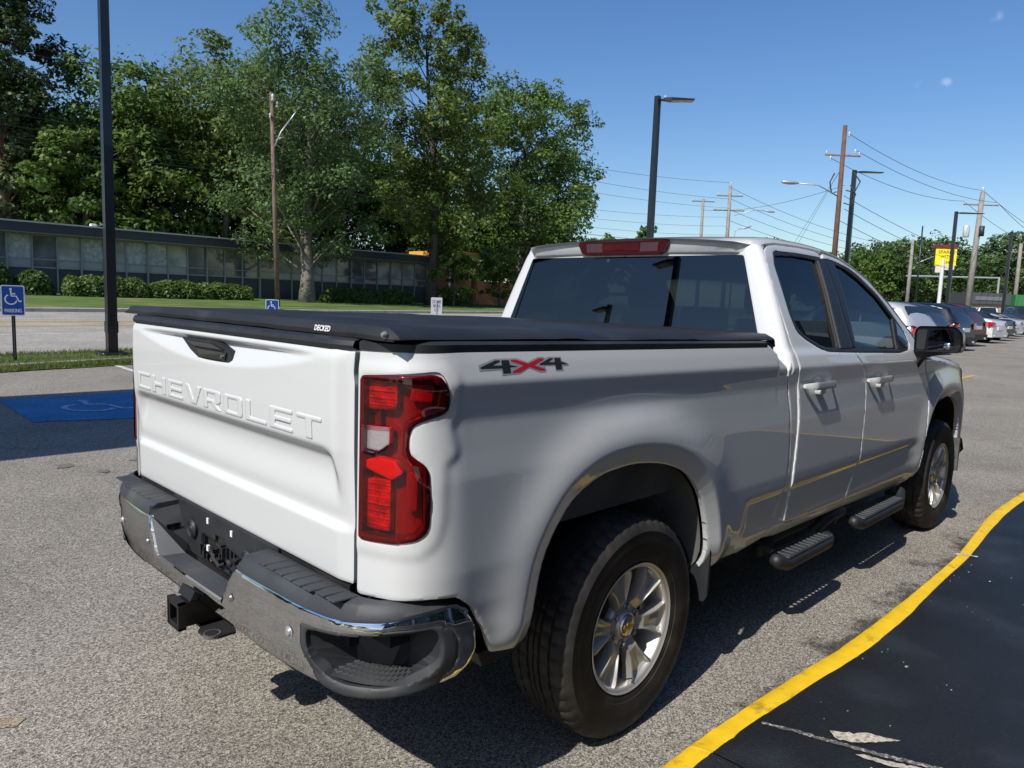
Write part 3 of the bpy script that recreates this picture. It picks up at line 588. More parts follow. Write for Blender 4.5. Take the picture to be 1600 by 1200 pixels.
# black end pockets with corner steps
lipo = [(1.098,.684),(.983,.683),(.92,.673),(.836,.662),(.743,.656),(.690,.655),(.690,.60),(.703,.558),(.733,.512),(.768,.492),(.838,.484),(.948,.492),(1.04,.502),(1.115,.517),(1.148,.550),(1.160,.59),(1.158,.635),(1.137,.665)]
hole = [(1.085,.674),(.983,.675),(.92,.665),(.836,.653),(.743,.646),(.712,.641),(.716,.59),(.738,.548),(.775,.524),(.838,.517),(.948,.521),(1.03,.528),(1.090,.548),(1.110,.58),(1.110,.632),(1.100,.660)]
LIPO = rounded(lipo, .01, 2); HOLE = rounded(hole, .012, 2)
for sg in (1, -1):
    lo_ = LIPO*np.array([sg, 1]); ho = HOLE*np.array([sg, 1])
    bz = panel('corner_pocket', lambda s, z: Fb(s, z, -.002+.010*sstep(.53, .50, z)), (-1.2, 1.2, .465, .70), region(lo_, holes=(ho,)), .008, BLACKTX, bump, depth=.03, edge=.003)
    n = len(HOLE); r0 = Fb(ho[:, 0], ho[:, 1], -.02)
    c = np.array([-.92, -.80*sg, .59]); r1 = []
    for p_, (a, b) in zip(r0, ho):
        q = p_*.45+c*.55; q[2] = (b-.02 if b < .56 else b*.8+.59*.2); r1.append(q)
    mm = MB(); mm.loft([[tuple(x) for x in r0], [tuple(x) for x in r1]], True, False); mm.add([tuple(x) for x in r1], [tuple(range(n))]); mm.build('pocket_liner', BLACKPL, bz)
    # tread on the step floor: rows of chevrons
    tm = MB()
    for i in range(15):
        for j in range(5):
            s_ = .765+i*.0215+(j % 2)*.010; dd = .030+j*.020
            pz = .5245+.002*j
            P0 = Fb(np.array([s_*sg]), np.array([.52]), -dd)[0]; P1 = Fb(np.array([(s_+.016)*sg]), np.array([.52]), -dd-.010)[0]
            if s_ > 1.06: continue
            a, b = Vector((P0[0], P0[1], pz)), Vector((P1[0], P1[1], pz)); t = (b-a); w = Vector((-t.y, t.x, 0)).normalized()*.0035
            tm.add([a-w, b-w, b+w, a+w, a-w*.5+Vector((0, 0, .004)), b-w*.5+Vector((0, 0, .004)), b+w*.5+Vector((0, 0, .004)), a+w*.5+Vector((0, 0, .004))], [(4, 5, 6, 7), (0, 1, 5, 4), (1, 2, 6, 5), (2, 3, 7, 6), (3, 0, 4, 7)])
    tm.build('step_tread', BLACKTX, bz)
    fl = MB(); row0 = []; row1 = []
    for s_ in np.linspace(.72, 1.12, 16):
        z_ = .523; a = Fb(np.array([s_*sg]), np.array([z_]), -.012)[0]; b = Fb(np.array([s_*sg]), np.array([z_]), -.14)[0]; row0.append((a[0], a[1], z_)); row1.append((b[0], b[1], z_+.012))
    fl.loft([row0, row1], False); fl.build('step_floor', BLACKTX, bz)
# step pads on top
for sg in (1, -1):
    rings = []
    for s_ in np.concatenate([np.linspace(.352, .80, 20), np.linspace(.82, 1.19, 22)]):
        zt = float(np.interp(s_, [a for a, b in rt[1:9]], [b for a, b in rt[1:9]])) if s_ < 1.15 else float(np.interp(s_, [1.15, 1.19], [.726, .700]))
        o = Fb(np.array([s_]), np.array([zt-.004]), .002)[0]; i1 = Fb(np.array([s_]), np.array([zt]), -.012)[0]; i2 = Fb(np.array([s_]), np.array([zt]), -.028)[0]
        I = [float(np.interp(s_, [.35,.80,.88,.95,1.03,1.10,1.19], v)) for v in ([-1.045,-1.045,-1.043,-1.020,-.955,-.885,-.800], [min(i2[1]*-1, 9) if 0 else abs(i2[1]), abs(i2[1]) if s_ < .8 else .80, .855, .905, .948, .962, .968])]
        if s_ < .80: I[1] = abs(i2[1])
        I = np.array([I[0], -min(I[1], abs(i2[1])-.012) if s_ > .8 else -I[1]])
        zp = .747 if s_ < 1.1 else .747-.03*sstep(1.1, 1.19, s_)
        rings.append([(a[0], a[1]*sg, a[2]) for a in ((o[0], o[1], zt-.004), (o[0]*1., o[1], zt+.004), (i1[0], i1[1], zp-.010), (i2[0], i2[1], zp-.001), (i2[0]*.5+I[0]*.5, i2[1]*.5+I[1]*.5, zp), (I[0], I[1], zp), (I[0], I[1], zp-.10))])
    m = MB(); m.loft(rings, False, flip=(sg < 0)); m.add([rings[0][k] for k in range(7)], [tuple(range(7))]); pad = m.build('step_pad', BLACKTX, bump, SM)
    rb = MB()
    for k in range(8):
        y0 = .43+k*.050; x0, x1 = -1.128+.012*(k > 7)+(.010 if k > 5 else 0), -1.058
        if k % 2: x1 += .010
        dx = .008
        for (a, b, c_, d_) in ((y0, y0+.043, 0, 0),):
            v = [(x0, -a*sg, .7465), (x1, -(a+dx)*sg, .7465), (x1, -(b+dx)*sg, .7465), (x0, -b*sg, .7465)]
            t = [(x0+.003, -(a+.004)*sg, .7495), (x1-.003, -(a+dx+.004)*sg, .7495), (x1-.003, -(b+dx-.002)*sg, .7495), (x0+.003, -(b-.002)*sg, .7495)]
            rb.add(v+t, [(4, 5, 6, 7), (0, 1, 5, 4), (1, 2, 6, 5), (2, 3, 7, 6), (3, 0, 4, 7)])
    rb.build('rib', BLACKTX, pad)
# centre well with licence plate recess (no plate fitted)
wl_ = MB()
wl_.add([(-1.154,-.262,.578),(-1.154,.262,.578),(-1.085,.20,.592),(-1.085,-.25,.592),(-1.152,-.345,.712),(-1.152,.345,.712),(-1.045,.36,.745),(-1.045,-.36,.745),(-1.046,-.27,.60),(-1.046,.27,.60),(-1.150,-.356,.738),(-1.150,.356,.738)],
  [(0,1,2,3),(0,3,8,7,4),(1,5,6,9,2),(4,7,10),(5,11,6)])
wl_.build('licence_well', BLACKTX, bump)
bk = panel('back_panel', lambda u, z: np.stack([-1.047+0*u, -u, z+0*u], -1), (-.42, .42, .56, .77), region([(-.40,.575),(.40,.575),(.40,.762),(-.40,.762)], holes=([(-.155,.605),(.135,.585),(.155,.60),(.155,.66),(.05,.668),(.03,.690),(-.04,.690),(-.04,.668),(-.155,.668)],)), .01, BLACKPL, bump, depth=.02)
for y in (.213, -.213):
    zz = MB(); zz.lathe([(.034, 0), (.034, -.010), (.028, -.016), (.024, -.013), (.020, -.016), (.013, -.013), (.010, -.016), (0, -.016)], 'x', (-1.047, y, .672), 24); zz.build('round_boss', BLACKPL, bk, SM)
for y in (.092, -.092): zz = MB(); zz.box(-1.051, -1.047, y-.007, y+.007, .7175, .7375); zz.build('nut_clip', SIGNW, bk)
zz = MB()
for y in (.092, -.092): zz.lathe([(.003, -.0055), (.003, 0)], 'x', (-1.0465, y, .7275), 8)
random.seed(4)
zz = MB()
for k in range(26):
    y = random.uniform(-.14, .15); z = random.uniform(.60, .665); l = random.uniform(.015, .05); w_ = random.uniform(.003, .009)
    if random.random() < .5: zz.box(-1.05+random.uniform(-.01, .02), -1.03, y, y+l, z, z+w_)
    else: zz.box(-1.05+random.uniform(-.01, .02), -1.03, y, y+w_, z-.02, z+l*.6)
zz.tube([(-1.05, .05, .60), (-1.065, .02, .62), (-1.06, -.02, .60), (-1.05, -.05, .615)], .006, 8); zz.lathe([(.018, -.01), (.022, 0), (.016, .01)], 'x', (-1.055, .045, .61), 16); zz.lathe([(.014, -.01), (.018, 0)], 'x', (-1.055, -.08, .62), 16)
zz.build('plate_lamp_bracket', mat('bracket_black', (.03, .03, .032), .4), bk)
zz = MB(); zz.box(-1.058, -1.05, .07, .085, .625, .645); zz.build('clip', SIGNW, bk)
zz = MB(); zz.box(-1.11, -1.06, .30, .302, .655, .675); zz.build('trailer_plug', GLOSSBK, bump, rot=None)
# bolts and parking sensors on the chrome
for s_ in (-.335, .335, -.65, .65):
    a = Fb(np.array([s_]), np.array([.617]), .001)[0]; m = MB(); r = .010 if abs(s_) < .5 else .0125
    m.lathe([(0, -.006), (r*.7, -.006), (r, -.001), (r*1.3, 0)], 'x', (0, 0, 0), 18)
    o = m.build('bumper_bolt', STEEL if abs(s_) < .5 else mat('sensor_grey', (.45, .45, .45), .3, metal=.5), chs, SM, loc=tuple(a), rot=(0, 0, math.copysign(.0 if abs(s_) < .5 else .09, s_)))
# black underside of bumper and gap filler
uf = MB(); uf.box(-1.035, -.99, -.77, .77, .58, .755); uf.box(-1.03, -.85, -.60, .60, .52, .56); uf.build('bumper_beam', DARKM, bump)
# receiver hitch
h = MB()
for y0, y1, z0, z1 in ((-.040,.040,.495,.507),(-.040,.040,.427,.439),(-.040,-.029,.439,.495),(.029,.040,.439,.495)): h.box(-1.205, -1.0, y0, y1, z0, z1)
for y0, y1, z0, z1 in ((-.047,.047,.507,.514),(-.047,.047,.420,.427),(-.047,-.040,.42,.514),(.040,.047,.42,.514)): h.box(-1.207, -1.182, y0, y1, z0, z1)
h.prism([(-1.17,.514),(-1.155,.545),(-1.12,.555),(-1.06,.545),(-1.04,.514)], -.05, .05, 'y')
hi = h.build('tow_hitch', mat('hitch_paint', (.012, .012, .013), .4, bump=(90, .15, .002)), truck)
h = MB(); h.prism([(-1.13,-.035),(-1.15,-.06),(-1.15,-.12),(-1.12,-.145),(-1.06,-.145),(-1.02,-.04),(-1.02,.04),(-1.06,.145),(-1.12,.145),(-1.15,.12),(-1.15,.06),(-1.13,.035)], .405, .413, 'z'); h.build('chain_plate', DARKM, hi)
h = MB(); h.lathe([(.022,-.006),(.028,-.006),(.028,.006),(.022,.006)], 'z', (-1.125, -.11, .409), 16); h.build('chain_eye', STEEL, hi); h = MB(); h.lathe([(.022,-.006),(.028,-.006),(.028,.006),(.022,.006)], 'z', (-1.125, .11, .409), 16); h.build('chain_eye', STEEL, hi)
h = MB(); h.tube([(-.98, -.62, .50), (-.98, .62, .50)], .035, 12); h.build('cross_tube', DARKM, hi, SM)

# ---- wheels
def make_wheel():
    r = empty('wheel', (0, 0, 0)); tm = MB(); n = 192
    half = [(.222,-.100),(.232,-.113),(.250,-.120),(.262,-.1215),(.264,-.124),(.290,-.129),(.320,-.131),(.345,-.128),(.350,-.1295),(.366,-.122),(.380,-.113),(.388,-.104),(.3925,-.092),(.3945,-.078),(.3945,-.072),(.386,-.070),(.386,-.063),(.3955,-.061),(.396,-.045),(.396,-.030),(.387,-.028),(.387,-.020),(.396,-.018),(.3965,-.004),(.388,-.002)]
    prof = half+[(a, -b) for a, b in half[::-1]]
    v = []; f = []; m = len(prof)
    for k in range(n):
        a = 2*PI*k/n; ca, sa = math.cos(a), math.sin(a)
        for j, (rr, t) in enumerate(prof):
            q = rr; at_ = abs(t)
            if .071 < at_ < .119 and rr > .37: q -= .0075 if k % 4 == 0 else 0
            if .029 < at_ < .062 and rr > .39: q -= .006 if (k+2) % 4 == 0 else 0
            if at_ < .019 and rr > .39: q -= .005 if (k+1) % 6 == 0 else 0
            v.append((q*ca, t, q*sa))
    for k in range(n):
        for j in range(m-1): a = k*m+j; b = ((k+1) % n)*m+j; f.append((a, b, b+1, a+1))
    tm.add(v, f); ty = tm.build('tyre', TYREM, r, math.radians(32))
    rim = MB(); rim.lathe([(.224,-.112),(.2335,-.120),(.2345,-.117),(.2300,-.1155),(.222,-.113),(.2165,-.108),(.2135,-.100),(.210,-.080),(.203,-.04),(.200,.02),(.205,.09),(.228,.112)], 'y', (0, 0, 0), 96)
    ri = rim.build('rim', ALU, r, SM)
    for k in range(6):
        th = PI/2+PI/6+k*PI/3; sp = MB(); rows = []
        for rad, hw, tt, dep in ((.062,.034,-.070,0),(.085,.029,-.082,0),(.105,.027,-.094,.002),(.13,.032,-.101,.012),(.16,.0425,-.107,.022),(.185,.054,-.110,.027),(.205,.064,-.112,.027),(.2155,.068,-.109,.010)):
            row = []
            for w_, dt in ((-1, .042), (-1, .012), (-.97, .001), (-.82, 0), (-.70, dep*.75), (-.42, dep), (0, dep*.8), (.42, dep), (.70, dep*.75), (.82, 0), (.97, .001), (1, .012), (1, .042)):
                a = w_*hw/rad if rad > .1 else w_*hw/rad
                row.append((rad*math.cos(th+a), tt+dt, rad*math.sin(th+a)))
            rows.append(row)
        sp.loft(rows, False); sp.build('spoke', ALU, ri, math.radians(22))
    hb = MB(); hb.lathe([(0,-.060),(.040,-.060),(.041,-.088),(.046,-.090),(.050,-.084),(.052,-.078),(.082,-.074),(.090,-.060),(.095,-.02)], 'y', (0, 0, 0), 48); hb.build('hub', ALU, ri, SM)
    cp = MB(); cp.lathe([(0,-.097),(.030,-.0965),(.036,-.094),(.039,-.088)], 'y', (0, 0, 0), 40); cap = cp.build('centre_cap', mat('cap_silver', (.55, .52, .46), .18, metal=.9), ri, SM)
    bt = MB(); bt.prism([(-.029,-.006),(-.012,-.006),(-.014,-.0115),(.010,-.0115),(.012,-.006),(.027,-.006),(.029,.006),(.012,.006),(.014,.0115),(-.010,.0115),(-.012,.006),(-.027,.006)], -.0992, -.096, 'y'); bt.build('emblem', GOLD, cap)
    for k in range(6):
        a = PI/2+k*PI/3; lx, lz = .0685*math.cos(a), .0685*math.sin(a)
        g = MB(); g.lathe([(.0155,-.0785),(.0145,-.082),(.0125,-.080),(.0120,-.070)], 'y', (lx, 0, lz), 18); g.build('lug_seat', ALU, ri, SM)
        g = MB(); g.lathe([(0,-.092),(.006,-.092),(.0095,-.088),(.0095,-.070)], 'y', (lx, 0, lz), 6); g.build('lug_nut', STEEL, ri)
    bd = MB(); bd.lathe([(0,-.03),(.165,-.03),(.165,-.005),(0,-.005)], 'y', (0, 0, 0), 40); bd.lathe([(0, -.045), (.085, -.045), (.09, -.02)], 'y', (0, 0, 0), 24); bd.box(-.16, -.06, -.05, .03, -.05, .12); bd.build('brake_disc', mat('brake_iron', (.07, .065, .06), .5, metal=.6), r, SM)
    vs = MB(); vs.tube([(.03, -.10, -.195), (.03, -.118, -.186)], .003, 6); vs.build('valve', BLACKPL, r)
    return r
w0 = make_wheel(); w0.parent = truck; w0.location = (0, -.866, .393); w0.rotation_euler = (0, math.radians(8), 0)
for (x, y, rz, ry) in ((3.746, -.866, 0, 31), (0, .866, PI, 12), (3.746, .866, PI, 40)):
    w = copy_tree(w0, truck); w.location = (x, y, .393); w.rotation_euler = (0, math.radians(ry), rz)
# wheelhouses, mudflaps
def arcpts(cx, cz, rx, rz, a0, a1, n): return [(cx+rx*math.cos(a0+(a1-a0)*k/n), cz+rz*math.sin(a0+(a1-a0)*k/n)) for k in range(n+1)]
for s in (1, -1):
    for cx, m, yin, nm in ((-.03, LINER, .60, 'wheelhouse'), (3.72, BLACKPL, .55, 'wheelhouse')):
        A = RARCH if cx < 1 else FARCH
        pts = [(a[0], a[1]) for a in A if a[1] > .30]
        k = MB(); n = len(pts)
        ro = [(x, -(min(Wd(np.array([x]), np.array([z]))[0], 1.01)-.03)*s, z) for x, z in pts]; ri = [(cx+(x-cx)*1.04, -.86*s, .4+(z-.4)*1.06) for x, z in pts]; rj = [(cx+(x-cx)*1.05, -yin*s, .4+(z-.4)*1.08) for x, z in pts]
        k.add(rj, [tuple(range(n))])
        if cx > 1: k.loft([ro, ri, rj], False); k.build(nm, m, truck, SM)
        else:
            c_ = next(i for i in range(n) if pts[i][0] > .06); k.loft([ro[:c_+1], ri[:c_+1], rj[:c_+1]], False); k.build(nm, mat('liner_black', (.006, .006, .007), .85), truck, SM); k = MB(); k.loft([ro[c_:], ri[c_:], rj[c_:]], False); k.build('inner_fender', LINER, truck, SM)
        if cx < 1:
            q = MB()
            for (bx, bz) in ((.30,.86),(.34,.80),(.22,.90),(.37,.70)): q.lathe([(0,-.004),(.008,-.004),(.010,0)], 'y', (bx+.06, -.80*s, bz), 8)
            q.build('liner_plug', DARKM, truck)
            q = MB(); q.add([(-.48,-.62*s,.45),(-.48,-.62*s,.80),(-.36,-.62*s,.98),(.10,-.62*s,1.02),(.30,-.62*s,.93),(.22,-.62*s,.80),(.27,-.62*s,.60),(.24,-.62*s,.45)], [tuple(range(8))]); q.add([(-.50,-.90*s,.90),(-.36,-.93*s,.995),(-.10,-.95*s,1.02),(.14,-.93*s,1.0),(.20,-.70*s,.98),(-.45,-.64*s,.99)], [tuple(range(6))]); q.build('inner_liner', mat('liner_black', (.006, .006, .007), .8, var=(5, .4)), truck)
    q = MB(); q.loft([[(.475+dx, -y*s, z) for y, z in ((1.005,.625),(.98,.60),(.80,.60),(.80,.36),(.985,.36),(1.0,.39))] for dx in (.0, .012)], True, True); q.build('mud_flap', BLACKPL, truck)
    q = MB(); q.prism([(-.75,.545),(-.57,.535),(-.575,.505),(-.73,.50)], -.975*s, -.86*s, 'y'); q.build('lower_valance', BLACKPL, truck)
# ---- side steps
for s in (1, -1):
    STC = mat('step_coating', (.018, .019, .022), .5, bump=(700, .5, .001))
    q = MB(); Y = -.975*s; yi = -.90*s
    def capsule(q, pts, r):
        P_ = [Vector(p) for p in pts]; a = (P_[0]-P_[1]).normalized(); b = (P_[-1]-P_[-2]).normalized()
        q.tube([tuple(P_[0]+a*r*.95), tuple(P_[0]+a*r*.7), tuple(P_[0]+a*r*.3)]+[tuple(p) for p in P_]+[tuple(P_[-1]+b*r*.3), tuple(P_[-1]+b*r*.7), tuple(P_[-1]+b*r*.95)], [r*.25, r*.72, r*.96]+[r]*len(P_)+[r*.96, r*.72, r*.25], 16)
    capsule(q, [(1.16, Y, .365), (1.22, Y-.02*s, .345), (1.70, Y-.02*s, .345), (1.76, Y, .352)], .034)
    st = q.build('side_step', STC, truck, True)
    q = MB(); capsule(q, [(2.14, Y, .362), (2.20, Y-.02*s, .345), (2.84, Y-.02*s, .345), (2.92, Y, .375), (2.95, Y+.01*s, .40)], .034); q.build('front_tread_tube', STC, st, True)
    q = MB(); capsule(q, [(1.76, yi+.0*s, .37), (1.82, yi-.02*s, .415), (1.90, yi-.03*s, .435), (2.04, yi-.03*s, .435)], .032); q.build('centre_tube', STC, st, True)
    q = MB(); q.tube([(1.12, yi, .40), (1.3, yi+.02*s, .43), (2.9, yi+.02*s, .43), (3.0, yi, .42)], .030, 10); q.build('inner_tube', DARKM, st, True)
    for x0, x1 in ((1.20,1.72),(2.18,2.86)):
        t = MB(); ya, yb = sorted((Y-.045*s, Y+.008*s)); t.bevbox(x0, x1, ya, yb, .374, .386, .005)
        k = x0+.02
        while k < x1-.03:
            ya, yb = sorted((Y-.04*s, Y+.060*s)); t.bevbox(k, k+.020, ya, yb, .380, .389, .003); k += .045
        t.build('step_pad', BLACKTX, st)
    for x in (1.15, 1.92, 2.92): t = MB(); t.tube([(x, -.75*s, .48), (x, Y+.02*s, .40)], .018, 8); t.build('bracket', DARKM, st)
# ---- mirrors
for s in (1, -1):
    def mr_(L): return [(a, -b*s, c) for a, b, c in L]
    q = MB(); oc = rounded([(.972,1.300),(1.222,1.308),(1.236,1.34),(1.228,1.432),(1.195,1.468),(.985,1.462),(.968,1.43)], .02, 3)
    cy, cz = 1.10, 1.385; rr = []
    for x, k, dx in ((2.930,.93,0),(2.922,.985,0),(2.935,1.0,0),(3.00,1.0,.0),(3.05,.94,.0),(3.10,.74,.0),(3.125,.45,0)):
        rr.append(mr_([(x, cy+(a-cy)*k, cz+(b-cz)*k) for a, b in oc]))
    q.loft(rr, True, False); q.add(rr[-1], [tuple(range(len(oc)))]); q.add([(a+.004, b, c) for a, b, c in rr[0]], [tuple(range(len(oc)))])
    mi = q.build('side_mirror', GLOSSBK, truck, SM)
    q = MB(); q.prism([(-a*s, b) for a, b in rounded([(1.045,1.318),(1.185,1.325),(1.190,1.35),(1.182,1.44),(1.165,1.447),(1.052,1.442)], .012, 3)], 2.930, 2.9335, 'x'); q.build('mirror_glass', mat('mirror_dark_reflection', (.10, .11, .12), .02, metal=1), mi)  # dark reflection put into the mirror's own colour
    q = MB(); q.prism([(-a*s, b) for a, b in rounded([(.985,1.318),(1.033,1.318),(1.040,1.442),(.985,1.438)], .012, 3)], 2.926, 2.9325, 'x'); q.build('inner_trim', BLACKPL, mi)
    q = MB(); q.lathe([(0,-.006),(.012,-.0055),(.021,-.002),(.022,0)], 'x', (2.930, -1.155*s, 1.347), 24); q.build('blind_spot_mirror', mat('spot_mirror', (.8, .8, .8), .03, metal=1), mi, True)
    q = MB(); q.loft([mr_([(2.94,.965,1.31),(3.06,.965,1.31),(3.06,.965,1.24),(3.02,.972,1.17),(2.97,.972,1.20)]), mr_([(2.95,1.03,1.315),(3.05,1.03,1.315),(3.05,1.04,1.29),(3.02,1.02,1.262),(2.96,1.02,1.27)]), mr_([(2.95,1.12,1.320),(3.05,1.12,1.32),(3.05,1.12,1.302),(3.02,1.12,1.296),(2.96,1.12,1.296)])], True, True); q.build('mirror_arm', BLACKPL, mi)
# ---- front fenders, hood, nose
def ztop(x): return float(np.interp(x, [3.0,3.15,3.5,3.9,4.2,4.5,4.65], [1.27,1.255,1.225,1.185,1.13,1.06,1.0]))
fsd = region([(3.138,.60),(3.188,.679),(3.223,.916),(3.252,1.081),(3.185,1.19),(3.13,1.245)]+[(x, ztop(x)) for x in (3.3,3.5,3.7,3.9,4.05,4.2,4.35,4.5)]+[(4.56,1.02),(4.60,.62),(4.22,.60),(4.24,.50),(3.18,.47),(3.14,.47)], holes=(FARCH,))
fen = panel('front_fender', Pcab, (3.10, 4.64, .44, 1.28), fsd, .0125, WHITE, truck, depth=.03); mirror_obj(fen)
rr = []
for x in (3.12,3.2,3.3,3.5,3.7,3.9,4.05,4.2,4.35,4.5,4.60):
    zt = ztop(x); W_ = float(Pcab(np.array([x]), np.array([zt]))[0][1])*-1; cz = .10+.0*x
    row = [(x, -W_+.001, zt), (x, -W_+.012, zt+.016), (x, -W_+.05, zt+.034), (x, -W_+.14, zt+.045), (x, -.60, zt+.050), (x, -.50, zt+.085), (x, -.25, zt+.10), (x, 0, zt+.105)]
    rr.append(row+[(a, -b, c) for a, b, c in row[-2::-1]])
rr.append([(4.70, b*.96, min(c, .98)) for a, b, c in rr[-1]])
q = MB(); q.loft(rr, False); q.build('hood', WHITE, truck, SM)
q = MB(); q.loft([[(4.60,-.80,1.0),(4.60,.80,1.0),(4.60,.80,.62),(4.60,-.80,.62)],[(4.74,-.66,.98),(4.74,.66,.98),(4.76,.66,.62),(4.76,-.66,.62)]], True, True); gr = q.build('grille', BLACKPL, truck)
q = MB(); q.box(4.745, 4.775, -.62, .62, .86, .90); q.box(4.75, 4.78, -.62, .62, .72, .74); q.build('grille_bar', CHROME, gr)
for s in (1, -1):
    q = MB(); q.prism([(a*s, b) for a, b in [(-.82,.84),(-.66,.84),(-.66,.97),(-.80,.99)]], 4.58, 4.72, 'x'); q.build('headlight', mat('headlight_lens', (.5, .52, .55), .08, coat=1), truck)
q = MB(); q.loft([[(4.05,-.97,.44),(4.62,-.83,.44),(4.86,-.55,.44),(4.88,0,.44),(4.86,.55,.44),(4.62,.83,.44),(4.05,.97,.44)],[(4.30,-1.0,.52),(4.66,-.86,.52),(4.90,-.56,.52),(4.92,0,.52),(4.90,.56,.52),(4.66,.86,.52),(4.30,1.0,.52)],[(4.26,-.995,.60),(4.64,-.85,.62),(4.86,-.56,.64),(4.88,0,.64),(4.86,.56,.64),(4.64,.85,.62),(4.26,.995,.60)]], False); q.build('front_bumper', CHROME, truck, SM)
q = MB(); q.box(4.16, 4.19, -1.0, -.93, .37, .62); q.build('bumper_end', STEEL, truck)
# ---- underbody
q = MB(); q.box(-.95, 4.5, -.50, -.40, .48, .60); q.box(-.95, 4.5, .40, .50, .48, .60); q.box(.8, 3.1, -.80, .80, .50, .56); q.box(-.95, .9, -.55, .55, .62, .78); q.box(-.98, -.62, -.88, .88, .60, .78); q.box(.5, 1.1, -.88, .88, .56, .74)
q.box(3.2, 4.5, -.5, .5, .35, .95); q.build('frame', DARKM, truck)
q = MB(); q.tube([(0, -.76, .393), (0, .76, .393)], .055, 12); q.lathe([(0,-.16),(.12,-.10),(.165,0),(.12,.10),(0,.16)], 'y', (0, .05, .393), 20); q.tube([(3.746, -.76, .393), (3.746, .76, .393)], .045, 12)
for s in (1, -1):
    q.tube([(-.16, -.55*s, .33), (-.30, -.56*s, .80)], .03, 10); q.tube([(-.70, -.56*s, .50), (0, -.58*s, .34), (.62, -.56*s, .50)], .03, 6)
q.build('axle', DARKM, truck, SM)
q = MB(); q.tube([(-.95, -.60, .44), (-.80, -.60, .44), (-.55, -.62, .46)], .035, 12); q.tube([(-.3, .3, .46), (1.5, .3, .42)], .10, 14); q.build('exhaust', mat('exhaust_steel', (.10, .09, .08), .5, metal=.7), truck, SM)
# ---- interior
q = MB(); q.box(1.20, 1.23, -.85, .85, .6, 1.40); q.box(1.2, 3.2, -.85, .85, .58, .62); q.build('cabin_floor', INTER, truck)
for y in (-.42, .42):
    q = MB(); q.bevbox(2.20, 2.72, y-.25, y+.25, .62, .92, .06); q.loft([[(2.22+.0, y-.24, .85),(2.22, y+.24, .85),(2.36, y+.24, .85),(2.36, y-.24, .85)],[(2.06, y-.24, 1.30),(2.06, y+.24, 1.30),(2.18, y+.24, 1.30),(2.18, y-.24, 1.30)],[(2.01, y-.17, 1.47),(2.01, y+.17, 1.47),(2.10, y+.17, 1.47),(2.10, y-.17, 1.47)]], True, True); st = q.build('front_seat', INTER, truck)
    q = MB(); q.bevbox(1.97, 2.08, y-.13, y+.13, 1.50, 1.68, .035); q.build('headrest', INTER, st)
q = MB(); q.bevbox(1.38, 1.75, -.70, .70, .62, .90, .05); q.bevbox(1.26, 1.38, -.70, .70, .85, 1.38, .04); rs = q.build('rear_seat', INTER, truck)
for y in (-.42, .42):
    q = MB(); q.bevbox(1.27, 1.37, y-.13, y+.13, 1.40, 1.53, .03); q.build('headrest', INTER, rs)
q = MB(); q.loft([[(2.85,-.8,.8),(2.85,.8,.8),(3.3,.8,.8),(3.3,-.8,.8)],[(2.88,-.8,1.15),(2.88,.8,1.15),(3.3,.8,1.2),(3.3,-.8,1.2)],[(2.98,-.8,1.24),(2.98,.8,1.24),(3.28,.8,1.27),(3.28,-.8,1.27)]], True, True); ds = q.build('dashboard', INTER, truck)
q = MB()
for k in range(24):
    a = 2*PI*k/24; 
q.tube([(2.70+.06*math.sin(2*PI*k/24), .42+.185*math.cos(2*PI*k/24), 1.16+.175*math.sin(2*PI*k/24)) for k in range(25)], .015, 8, caps=False); q.tube([(2.70, .42, 1.16), (2.9, .42, 1.08)], .03, 8); q.build('steering_wheel', INTER, truck, True)
q = MB(); q.bevbox(3.02, 3.05, -.12, .12, 1.50, 1.57, .01); q.tube([(3.04, 0, 1.55), (3.10, 0, 1.60)], .01, 6); q.build('cabin_mirror', INTER, truck)
for s in (1, -1):
    q = MB(); q.tube([(1.95, -.80*s, 1.60), (1.97, -.86*s, 1.30), (2.05, -.80*s, .8)], .022, 6, flat=None); q.build('seat_belt', INTERL, truck)
    q = MB(); q.box(1.22, 3.1, min(-.93*s, -.90*s), max(-.93*s, -.90*s), .60, 1.325); q.build('door_lining', INTER, truck)
q = MB(); q.loft([[(x, y*.9, topz(x)-.045-abs(y)*.06) for y in np.linspace(-.68, .68, 9)] for x in (1.2,1.6,2.0,2.3,2.45)], False); q.build('headliner', mat('headliner_grey', (.35, .35, .34), .9), truck)
q = MB(); q.bevbox(1.60, 1.80, .25, .45, 1.58, 1.60, .005); q.build('dome_light', INTERL, truck)
